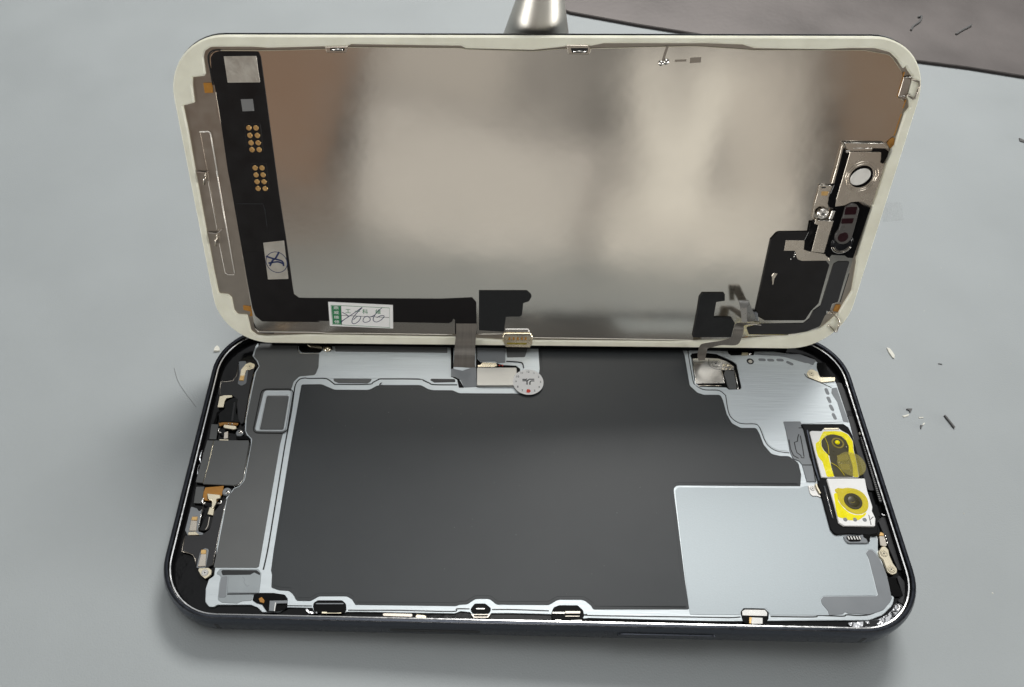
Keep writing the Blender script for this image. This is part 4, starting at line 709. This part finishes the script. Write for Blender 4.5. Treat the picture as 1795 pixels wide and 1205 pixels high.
xs = plate("foil_square", [(-59.93,26.07),(-55.21,26.62),(-55.39,17.19),(-60.09,17)], FZ, FZ+0.06, "foil_sticker", fx, bevel=0.02, r=0.1)
c0, c1, c2 = [(-57.54,21.34),(-55.13,21.36),(-57.2,23.88)]
rx = (c1[0]-c0[0]); ry = (c2[1]-c0[1])
stroke("pen_mark", [(c0[0]+rx*0.98*math.cos(t*0.42+2), c0[1]+ry*math.sin(t*0.42+2)) for t in range(16)], 0.16, FZ+0.05, FZ+0.065, "ink_blue", xs)
for pts in ([(-59.74,22.82),(-58.47,22.31),(-56.31,21.63),(-56.08,20.4)], [(-59.21,20.37),(-58.37,21.79),(-57.66,22.32),(-56.66,23.88)], [(-59.43,21.08),(-57.3,21.45),(-56.08,20.93)]):
    stroke("pen_mark", pts, 0.4, FZ+0.05, FZ+0.07, "ink_blue", xs)
# white repair label
lb = plate("repair_label", [(-46.85,11.38),(-31.86,10.7),(-32.1,4.4),(-47.04,4.95)], FZ, FZ+0.1, "paper_white", fx, bevel=0.02, r=0.03)
LZ = FZ+0.1
for pts in ([(-46.25,10.54),(-32.68,9.95),(-32.88,4.68),(-46.4,5.39),(-46.25,10.54)], [(-43.96,10.42),(-44.2,5.31)], [(-44.05,7.83),(-32.87,7.39)]):
    stroke("label_line", pts, 0.11, LZ-0.02, LZ+0.012, "ink_dark" if len(pts) < 5 else "ink_green", lb, curve=False)
plate("label_block", [(-46.14,10.4),(-44.03,10.32),(-44.25,5.42),(-46.27,5.5)], LZ-0.02, LZ+0.008, "ink_green", lb, bevel=0, r=0)
for q, ch in zip([(-45.13,9.78),(-45.18,8.53),(-45.23,7.28),(-45.27,6.02)], "\u9f0e\u5a01\u7dad\u4fee"): text("label_glyph", ch, q, 0.95, -0.03, LZ+0.012, "paper_white", lb, wide=1.35)
for q, ch in zip([(-42.4,8.92),(-40.21,8.88),(-38.41,8.82),(-35.38,8.79)], "\u5de5\u4e00\u79d1\u7dad"): text("label_glyph", ch, q, 1.35, -0.03, LZ+0.012, "ink_green", lb)
for pts in ([(-43.82,8.66),(-42.93,8.13),(-42.51,7.53),(-43.52,6.69),(-44.36,5.96)], [(-44.35,6.14),(-42.52,7.42),(-40.53,8.87),(-39.04,10.06)], [(-39.05,9.95),(-40.23,8.7),(-41.44,7.08),(-41.69,5.88),(-41.08,5.64),(-40.08,6.37),(-39.53,7.46),(-40.31,7.63),(-41.31,6.72)],
            [(-37.95,7.72),(-38.76,7.29),(-39.07,6.38),(-38.53,6.03),(-37.56,6.4),(-37.36,7.12),(-37.95,7.65)], [(-34.38,10),(-35.53,8.93),(-36.49,7.49),(-36.61,6.52),(-35.85,6.17),(-34.72,6.79),(-34.04,7.77),(-34.81,7.87),(-35.78,7.32)], [(-37.34,7.48),(-36.86,7.67),(-36.21,8.03)]):
    stroke("pen_mark", pts, 0.15, LZ-0.02, LZ+0.02, "ink_blue", lb)
# display flex folding down to the tray
ribbon("flex_tail", [(-17.23,5.96,-0.1),(-17.19,4.16,0.15),(-17.36,2.15,0.8),(-17.53,0.35,1.1),(-17.65,-1.61,2.6),(-17.79,-3.47,3.2),(-17.79,-4.79,3.6)],
       [(-12.34,6.02,-0.1),(-12.41,4.22,0.15),(-12.58,2.21,0.8),(-12.65,0.41,1.1),(-12.68,-1.54,2.6),(-12.7,-2.95,3.2),(-12.5,-4.03,3.6)], 0.12, "ribbon", fx)
for k in range(9):
    t = k/9
    a, b = [(-17.13,-4.81),(-15.99,-6.17)]; c, d = [(-13.06,-4.08),(-12.3,-4.97)]
    stroke("flex_trace", [(a[0]+(c[0]-a[0])*t, a[1]+(c[1]-a[1])*t), (b[0]+(d[0]-b[0])*t, b[1]+(d[1]-b[1])*t)], 0.14, 3.5, 3.6, "warm_steel", fx, curve=False)
# black foam patches
plate("foam_patch", [(-11.98,14.59,0.1),(-1.04,14.7,0.4),(0.24,13.51,0.8),(-0.45,12.02,0.6),(-1.74,11.52),(-1.86,8.6,0.4),(-2.27,7.99),(-5.61,7.88,0.1),(-5.92,3.84,0.2),(-11.84,4.17,0.1)], -0.35, -0.08, "foam_black", bevel=0.04, r=0.12)
hkp = plate("foam_patch", [(38.24,13.47,0.6),(38.78,14.5),(43.7,14.55),(44.02,12.83),(42.15,12.5),(42.25,8.29),(46.5,8.22,0.6),(47.41,7.06),(47.27,3.19),(38.35,3.08),(38.37,9.48)], -0.35, 0.3, "foam_black", bevel=0.06, r=0.15)
# gold earth bridge on the lower edge
gb = plate("earth_bridge", [(-6.19,2.52),(-5.82,3.57),(0.31,3.65),(0.84,2.61),(0.93,0.85),(0.36,-0.31),(-5.39,-0.3),(-6.17,1.64)], -0.4, 0.12, "pale_gold", bevel=0.1, r=0.15)
for q in [(-4.59,2.13),(-3.59,2.14),(-2.62,2.16),(-1.64,2.17),(-0.74,2.18)]:
    plate("bridge_slot", [(q[0]-0.22, q[1]-0.35), (q[0]+0.22, q[1]-0.35), (q[0]+0.22, q[1]+0.35), (q[0]-0.22, q[1]+0.35)], 0.05, 0.135, "kapton", gb, bevel=0, r=0.1)
pill("bridge_slot", *[(-4.92,0.76),(-0.67,0.75)], 0.3, 0.05, 0.14, "lens_olive", gb)
stroke("bridge_bend", [(-6.03,3.08),(0.61,3.16)], 0.25, 0.0, 0.3, "bright_steel", gb, curve=False)
stroke("bridge_bend", [(-6.14,1.65),(0.87,1.68)], 0.18, 0.0, 0.25, "pale_gold", gb, curve=False)
plate("bridge_tab", [(-5.72,4.54),(-0.23,4.61),(0.12,3.7),(-5.53,3.64)], -0.4, -0.22, "bright_steel", gb, bevel=0.06, r=0.1)
# clips on the upper edge
for pts, inn in (([(-42.23,66.94),(-37.79,67.01),(-38.33,65.91),(-42.02,65.91)], [(-41.33,66.71),(-38.36,66.72),(-38.62,66.2),(-41.22,66.2)]),
                 ([(3.97,67.4),(8.04,67.35),(8.76,66.7),(8.49,65.69),(4.4,65.74)], [(4.77,66.83),(8.09,66.84),(8.01,65.98),(5.14,65.97)])):
    c = plate("edge_clip", pts, -0.6, 0.05, "warm_steel", bevel=0.1, r=0.1); plate("clip_window", inn, -0.1, 0.08, "seam_black", c, bevel=0, r=0.1)
    stroke("clip_bar", [(inn[3][0]+0.2, inn[3][1]+0.25), (inn[2][0]-0.2, inn[2][1]+0.25)], 0.35, 0.0, 0.14, "bright_steel", c, curve=False)
# loop clips on the right edge
tube("loop_clip", [(x, y, 0.25) for x, y in [(68.21,9.75),(69.01,9.85),(70.86,8.3),(71.36,7.25),(71.29,4.94),(70.99,4.94),(68.88,6.87)]], 0.17, "warm_steel")
plate("loop_clip_foot", [(67.64,10.3),(68.93,10.23),(69.17,9.62),(67.82,9.61)], -0.5, 0.0, "bright_steel", bevel=0.06, r=0.05)
lp2 = plate("loop_clip_foot", [(69.26,61.61),(70.74,61.81),(70.85,60.84),(70.86,58.25),(69.27,58.1)], -0.5, -0.1, "frame_steel", bevel=0.08, r=0.05)
tube("loop_clip", [(x, y, 0.1) for x, y in [(70.69,61.35),(72.23,60.87),(72.63,60.19),(72.47,57.64),(72.22,57.64),(70.8,58.47)]], 0.17, "frame_steel", lp2)
stroke("foot_edge", [(69.22,61.59),(70.75,61.76)], 0.14, -0.4, -0.07, "bright_steel", lp2, curve=False); stroke("foot_edge", [(69.35,58.1),(70.77,58.22)], 0.14, -0.4, -0.07, "bright_steel", lp2, curve=False)
# solder blob and marks near the upper edge
bb = dome("solder_blob", [(22.38,64.1)][0], 0.55, 0.6, -0.36, "bright_steel"); dome("solder_blob", [(23.32,64.34)][0], 0.6, 0.55, -0.36, "bright_steel")
stroke("scuff_mark", [(23.2,67.2),(22.85,65.49),(22.71,64.33)], 0.5, -0.36, -0.34, "frame_steel", bp)
stroke("scuff_mark", [(27.84,64.58),(29.94,64.7)], 1.0, -0.36, -0.34, "frame_steel", bp); stroke("scuff_mark", [(24.97,64.51),(27.17,64.58)], 0.4, -0.36, -0.34, "frame_steel", bp)

# ---- earpiece and sensor group on the right
eh = plate("earpiece_housing", [(62.8,47.24),(69.05,47.28),(69.66,45.03),(70.43,44.76),(70.47,38.44),(70.31,35.67),(69.24,36.07),(68.63,36.4),(67.52,36.69),(65.91,36.52),(64.88,35.83),(62.9,35.52),(62.7,37.13)], -0.4, 0.3, "warm_steel", bevel=0.06, r=0.15)
plate("earpiece_frame", [(60.92,49.1),(69.11,49.09),(70.06,48.36),(70.2,47.89),(67.11,47.94),(67.15,47.44),(62.85,47.37),(61.75,47.95)], -0.4, 0.35, "warm_steel", eh, bevel=0.1, r=0.12)
stroke("frame_edge", [(60.96,49.05),(69.06,49.03)], 0.16, 0.2, 0.38, "bright_steel", eh, curve=False)
stroke("frame_edge", [(63.17,48),(66.98,47.99)], 0.12, 0.2, 0.4, "bright_steel", eh, curve=False)
plate("earpiece_frame", [(60.83,48.72),(61.28,48.4),(61.38,44.32),(61.42,40.57),(60.84,40.51),(60.92,43.67)], -0.4, 0.25, "warm_steel", eh, bevel=0.08, r=0.05)
plate("rubber_strip", [(61.34,48.19),(62.02,47.03),(62.83,46.94),(62.7,37.13),(62.89,35.82),(62.94,35.13),(61.73,35.33),(61.28,36.08),(61.13,38.37),(61.4,40.24),(61.38,44.32)], -0.4, 0.28, "inner_black", eh, bevel=0.08, r=0.12)
plate("rubber_hook", [(67.05,47.92),(69.54,47.93,0.5),(70.54,47.37,0.3),(70.53,46.36),(70.28,45.28),(70.15,44.85),(69.45,45.08),(69.36,46.35),(68.95,47.29),(67.21,47.35)], 0.0, 0.42, "inner_black", eh, bevel=0.08, r=0.15)
plate("frame_glint", [(61.79,47.57),(62.66,47.52),(62.71,47.07),(61.93,47.07)], 0.1, 0.5, "bright_steel", eh, bevel=0.08, r=0.06)
c0, c1, c2 = [(66.49,42.11),(68.82,42.12),(66.26,42.07)]
disc("mesh_ring", c0, 2.35, 0.2, 0.36, "inner_black", eh, bevel=0.06, n=40)
disc("mesh_ring", (c0[0]+0.05, c0[1]-0.1), 3.35, 0.2, 0.345, "warm_steel", eh, bevel=0.06, n=44, hole=3.0)
disc("mesh_ring", (c0[0]+0.05, c0[1]-0.1), 2.85, 0.2, 0.34, "warm_steel", eh, bevel=0.06, n=44, hole=2.6)
plate("speaker_mesh", [(c2[0]+1.95*math.cos(t*math.pi/18)+0.0, c2[1]+1.75*math.sin(t*math.pi/18)+0.35*math.cos(t*math.pi/18)) for t in range(36)], 0.3, 0.5, "mesh_white", eh, bevel=0.1, r=0)
# sensor strip with gold square
sf = plate("sensor_flex", [(58.56,40.09),(61.31,40.05),(61.12,37.49),(61.41,35.86),(61.75,35.04),(60.63,35.38),(59.59,35.44),(58.99,34.75),(59.02,32.81),(58.74,32.88),(58.55,36.25),(58.64,38.28)], -0.35, 0.05, "warm_steel", bevel=0.04, r=0.06)
stroke("strip_edge", [(58.55,40.15),(61.54,40)], 0.14, -0.2, 0.09, "bright_steel", sf, curve=False)
plate("gold_square", [(59.29,38.8),(60.72,38.81),(60.74,37.88),(59.45,37.87)], 0, 0.08, "gold", sf, bevel=0.02, r=0.05)
plate("strip_window", [(59.04,39.76),(59.94,39.76),(59.95,39.48),(59.09,39.48)], 0, 0.07, "seam_black", sf, bevel=0, r=0.05)
sk = plate("sensor_bracket", [(59.82,32.52),(63.34,32.38),(63.23,24.9),(60.44,25.22),(60.4,31.38),(59.5,31.65),(59.49,32.94)], -0.3, 0.4, "warm_steel", bevel=0.07, r=0.08)
stroke("strip_edge", [(60.09,32.45),(63.33,32.38)], 0.13, 0.2, 0.43, "bright_steel", sk, curve=False)
scr = screw([(60.47,34.12)][0], 1.15, 0.0, 0.9, sk, "bright_steel")
plate("strip_tab", [(62.4,34.7),(63.16,34.64),(62.92,32.7),(62.22,32.76)], 0.0, 0.5, "bright_steel", sk, bevel=0.08, r=0.06)
for q, r_ in zip([(60.32,24.89),(61.69,24.46),(62.54,24.54)], (0.35, 0.3, 0.3)): dome("solder_blob", q, r_, 0.25, -0.1, "bright_steel", n=10, rings=3)
# proximity sensor
hs = plate("sensor_housing", [(62.97,35.52),(64.91,35.72),(65.91,36.49,0.8),(67.55,36.6,0.8),(69.1,35.66),(70.38,35.3),(70.09,26.59),(69.98,23.64),(68.75,23.73),(68.01,24.24),(65.12,24.36),(64.78,23.59),(63.82,24.2),(63.41,25.37),(63.47,32.26)], -0.4, 0.2, "inner_black", bevel=0.06, r=0.2)
c0, = [(66.45,26.85)]
for rr, zz in ((2.35, 0.28), (2.0, 0.4)): disc("lens_ring", (c0[0]+0.1, c0[1]+0.3), rr, 0.1, zz, "glass_black", hs, bevel=0.1, n=36)
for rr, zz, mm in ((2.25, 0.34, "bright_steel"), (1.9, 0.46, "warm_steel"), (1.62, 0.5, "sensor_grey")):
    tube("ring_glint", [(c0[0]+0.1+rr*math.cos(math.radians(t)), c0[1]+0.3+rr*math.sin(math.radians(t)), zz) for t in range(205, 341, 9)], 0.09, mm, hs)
pl = plate("sensor_pill", [(64.93,35.51,0.6),(65.9,36.43,1),(67.11,36.21,1),(67.88,35.19,0.8),(68.04,33.13),(68.11,28.63,1),(67.5,27.26,1.2),(65.82,27.14,1.2),(64.54,28.24,1.2),(64.42,29.45,1),(64.87,30.44,0.5),(64.92,31.99)], 0.1, 0.7, "sensor_grey", hs, bevel=0.12, r=0.4)
plate("sensor_window", [(64.94,35.61),(67.3,35.74),(67.47,33.99),(65.02,33.9)], 0.5, 0.73, "maroon_glass", pl, bevel=0.02, r=0.1)
plate("sensor_window", [(64.9,33.08),(67.28,33.17),(67.35,31.98),(64.96,31.89)], 0.5, 0.73, "maroon_glass", pl, bevel=0.02, r=0.1)
disc("sensor_window", [(66.18,28.82)][0], 1.12, 0.5, 0.73, "maroon_glass", pl, bevel=0.03, n=32)
# black speaker cover with its steel flap
sc_ = plate("speaker_cover", [(51.56,10.35),(51.18,27.79),(52.25,29.56,1),(59.02,29.69),(59.32,32.39),(60.57,31.89),(63.31,24.31),(64.4,22.86,0.4),(65.3,21.95,0.3),(65.36,12.28,0.8),(64.14,10.3,0.6),(63.36,7.81,0.6),(54.19,7.71),(52.23,8.77)], -0.35, 0.1, "flex_black", bevel=0.06, r=0.2)
plate("steel_flap", [(54.43,27.75),(58.49,27.72),(58.79,25.58),(60.08,25.16),(64.14,24.45),(65.03,23.02),(59.05,22.88,0.4),(57.99,23.24,0.6),(57.54,23.95,0.4),(57,25.28,0.4),(54.57,25.28)], 0.0, 0.14, "warm_steel", sc_, bevel=0.03, r=0.06)
plate("rubber_strip", [(58.6,32.01),(59.43,32.01),(59.59,31.36),(60.45,31.25),(60.44,25.24),(59.03,25.48),(58.36,27.8),(58.77,29.74)], 0.0, 0.2, "inner_black", sc_, bevel=0.05, r=0.1)
plate("cover_burr", [(53.23,19.19),(53.48,19.9),(54.39,19.78),(54.2,19.07),(53.98,18.43),(54.08,16.93),(53.85,16.93)], 0.0, 0.2, "warm_steel", sc_, bevel=0.06, r=0.1)
for q, r_ in zip([(57,24.92),(57.1,24.36),(57.08,23.86),(56.52,23.27)], (.12, .22, .18, .15)): dome("solder_blob", q, r_, 0.15, 0.08, "bright_steel", sc_, n=10, rings=3)
plate("antenna_flex", [(66.3,22.03,0.4),(67.2,22.66,0.4),(69.64,22.68,0.3),(69.58,20.95),(69.74,12.58),(68.57,12.1),(68.52,10.21),(67.72,9),(67.29,6.1,0.8),(64.55,4.72,2),(60.19,3.88),(51.42,3.78),(50.52,5.57),(53.64,6.59),(63.39,6.9),(64.41,8.17),(64.78,10.17),(66.14,11.56)], -0.35, -0.15, "dark_film", bevel=0.03, r=0.25)
# sensor ribbon standing off the plate and folding to the tray
rb = ribbon("sensor_ribbon", [(49.91,7.14,0.3),(46.37,8.72,3.5),(45.58,7.96,5.2),(45.42,6.05,5),(43.54,4.83,4.6),(40.95,3.9,4),(39.56,2.87,3.2),(39.59,0.57,2.2),(39.84,-0.99,1.6),(40.17,-2.29,1.8)],
       [(53.55,6.59,0.3),(48.64,8.46,3.5),(47.81,7.77,5.2),(47.32,4.21,5),(43.94,3.74,4.6),(42.3,2.84,4),(41.3,1.87,3.2),(41.65,0.36,2.2),(41.79,-0.97,1.6),(41.77,-2.27,1.8)], 0.12, "ribbon")
ribbon("ribbon_loop", [(50.16,7.99,0.9),(48.37,11.04,1.6),(46.39,14.04,2.8),(45.9,14.68,3.6),(46.11,13.65,4.4),(46.68,11.66,4.7),(47.13,9.91,4.9)], [(52.2,8.01,0.9),(50.29,11.06,1.6),(48.52,14.06,2.8),(48.13,14.64,3.6),(47.7,13.67,4.4),(47.89,11.67,4.7),(48.38,9.93,4.9)], 0.12, "bright_ribbon", rb)
plate("ribbon_stiffener", [(48.88,10.11),(51.87,9.97),(52.58,7.91),(50.15,7.7)], 0.1, 0.8, "mid_grey_film", rb, bevel=0.06, r=0.08)

# ================================================================ things behind and on the mat
cx.parent = None; cx.zoff = 0
q = [(-9.7,68.99),(3.45,69.5),(-7.81,76.45),(1.53,76.8)]
pxc = (q[0][0]+q[1][0])/2; r1 = (q[1][0]-q[0][0])/2; z1 = (q[0][1]+q[1][1])/2; r2 = (q[3][0]-q[2][0])/2; z2 = (q[2][1]+q[3][1])/2
k_ = (r1-r2)/(z2-z1)
prof = [(0, 0), (r1+k_*z1+1.2, 0), (r1+k_*z1+1.2, 1.5), (r1+k_*(z1-3), 3), (r1, z1), (r2, z2), (r2-k_*9, z2+9), (r2-k_*9-0.8, z2+11), (r2-k_*9-2.2, z2+12), (0, z2+12.2)]
V = []; F = []; n = 48
for r, z in prof: V += [(r*math.cos(2*math.pi*i/n), r*math.sin(2*math.pi*i/n), z) for i in range(n)]
for j in range(len(prof)-1):
    for i in range(n): F.append((j*n+i, j*n+(i+1) % n, (j+1)*n+(i+1) % n, (j+1)*n+i))
po = mesh_obj("metal_stand", V, F, "stand_steel"); auto_smooth(po, 40); po.location = (pxc*S, 64.3*S, 0)
tag(po, "tapered satin steel stand rising behind the leaning display", "stand")
sheet = thing("metal_sheet", "worn brown-grey flat sheet with a dark edge lying behind the display", "sheet", Matrix.Identity(4))
cx.parent = sheet
pts = [(3.37,202.36),(20.93,191.14),(45.38,184.53),(69.37,179.17),(87.4,177.1),(110.87,172.94),(139.88,168.54),(158.82,165.31),(177.11,161.1),(195.52,157.97),(258.5,267.75),(0.69,235.03)]
plate("sheet_top", pts, 0.35, 1.2, "sheet_brown", bevel=0.05, r=0.2)
plate("sheet_rim", offset(ccw([p[:2] for p in pts]), -0.28), 0.02, 0.7, "sheet_edge", bevel=0.05, r=0.1)
cx.parent = None
# crumbs
def crumb(name, pts, h, material, label, cat, z0=0.0):
    o = plate(name, pts, z0, z0+h, material, bevel=min(0.06, h*0.4), r=0.1); return tag(o, label, cat)
crumb("plastic_chip", [(93.78,41.42),(94.56,41.09),(94.95,39.95),(95.15,38.95),(94.76,37.86),(94.32,38.3),(93.91,39.9)], 0.35, "chip_white", "cream plastic splinter on the mat right of the hinge corner", "plastic chip")
crumb("plastic_chip", [(-77.67,32.93),(-77.6,33.91),(-77.17,34.66),(-76.45,34.04),(-76.18,32.99)], 0.5, "chip_white", "small cream crumb on the mat beside the rounded tray corner", "plastic chip")
crumb("foil_scrap", [(93.28,22.88),(94.75,22.94),(93.77,21.6),(93.61,22.4),(93.1,22.55)], 0.3, "chip_dark", "dark crumpled foil scrap on the mat near the speaker grille", "scrap")
crumb("foil_scrap", [(91.49,20.76),(92.85,21.14),(93.49,21.42),(93.17,20.83),(91.93,20.39)], 0.2, "chip_white", "pale sliver touching the dark foil scrap on the mat", "scrap")
crumb("foil_scrap", [(95.42,20.53),(96.56,20.64),(96.76,20.39),(95.6,20.22)], 0.2, "chip_white", "short white sliver between the foil scrap and the dark splinter", "scrap")
crumb("foil_scrap", [(95.15,18.29),(95.85,18.16),(95.44,17.98),(95.07,17.18),(94.9,17.33)], 0.3, "chip_dark", "tiny dark crumb just below the short white sliver", "scrap")
crumb("foil_scrap", [(95.75,18.53),(96.51,19.2),(96.5,18.72),(95.96,18.32)], 0.15, "chip_white", "tiny pale flake beside the dark crumb", "scrap")
crumb("splinter", [(101.76,21.21),(102.18,21.23),(103.39,17.92),(103,17.59)], 0.5, "chip_dark", "long thin dark grey splinter on the open mat", "splinter")
crumb("splinter", [(105.76,37),(106.79,36.87),(106.54,36.57),(105.73,36.75)], 0.2, "chip_dark", "short dark fibre above the long splinter", "splinter")
crumb("splinter", [(162.13,128.41),(163.56,127.35),(163.11,126.2),(161.83,126.69)], 0.3, "chip_dark", "dark crumb on the mat below the brown sheet", "splinter")
cf = crumb("clear_film", [(108.19,95.46),(114.47,96.51),(112.77,88.74),(106.45,87.73)], 0.05, "clear_film", "small clear plastic film square on the mat beside the display", "film")
tube_pts = smooth_path([(-86.37,27.55),(-84.5,23.72),(-81.76,20.18),(-78.46,16.42)])
hr = tube("hair", [(x, y, 0.12) for x, y in tube_pts], 0.032, "hair", n=6); tag(hr, "thin dark hair lying on the mat left of the tray", "hair")
for pp, lbl in (([(144.65,186.3),(146.38,188.99),(149.8,192.34),(151.44,195.63),(150.05,195)], "bent dark wire scrap on the brown sheet"), ([(160.52,184.74),(163.83,187.51),(166.19,189.21),(168.27,190.9)], "twisted dark ribbon scrap on the brown sheet")):
    s = tube("wire_scrap", [(x, y, 1.55) for x, y in smooth_path(pp)], 0.35, "chip_dark", n=6); tag(s, lbl, "wire scrap")
specks = [(119.44,48.49),(124.6,37.67),(107.77,54.35),(117.65,70.17),(129.1,64.39),(97.82,-4.46),(97.47,-22.61)]
V = []; F = []
for x, y in specks:
    r = random.uniform(0.1, 0.24); b = len(V)
    for i in range(6): a = i*math.pi/3; V.append((x+r*math.cos(a)*random.uniform(.6, 1.2), y+r*math.sin(a)*random.uniform(.6, 1.2), 0.02))
    V.append((x, y, 0.15))
    for i in range(6): F.append((b+i, b+(i+1) % 6, b+6))
du = mesh_obj("dust", V, F, "chip_white"); du["kind"] = "stuff"; du["label"] = "pale dust specks scattered over the grey mat"; du["category"] = "dust"
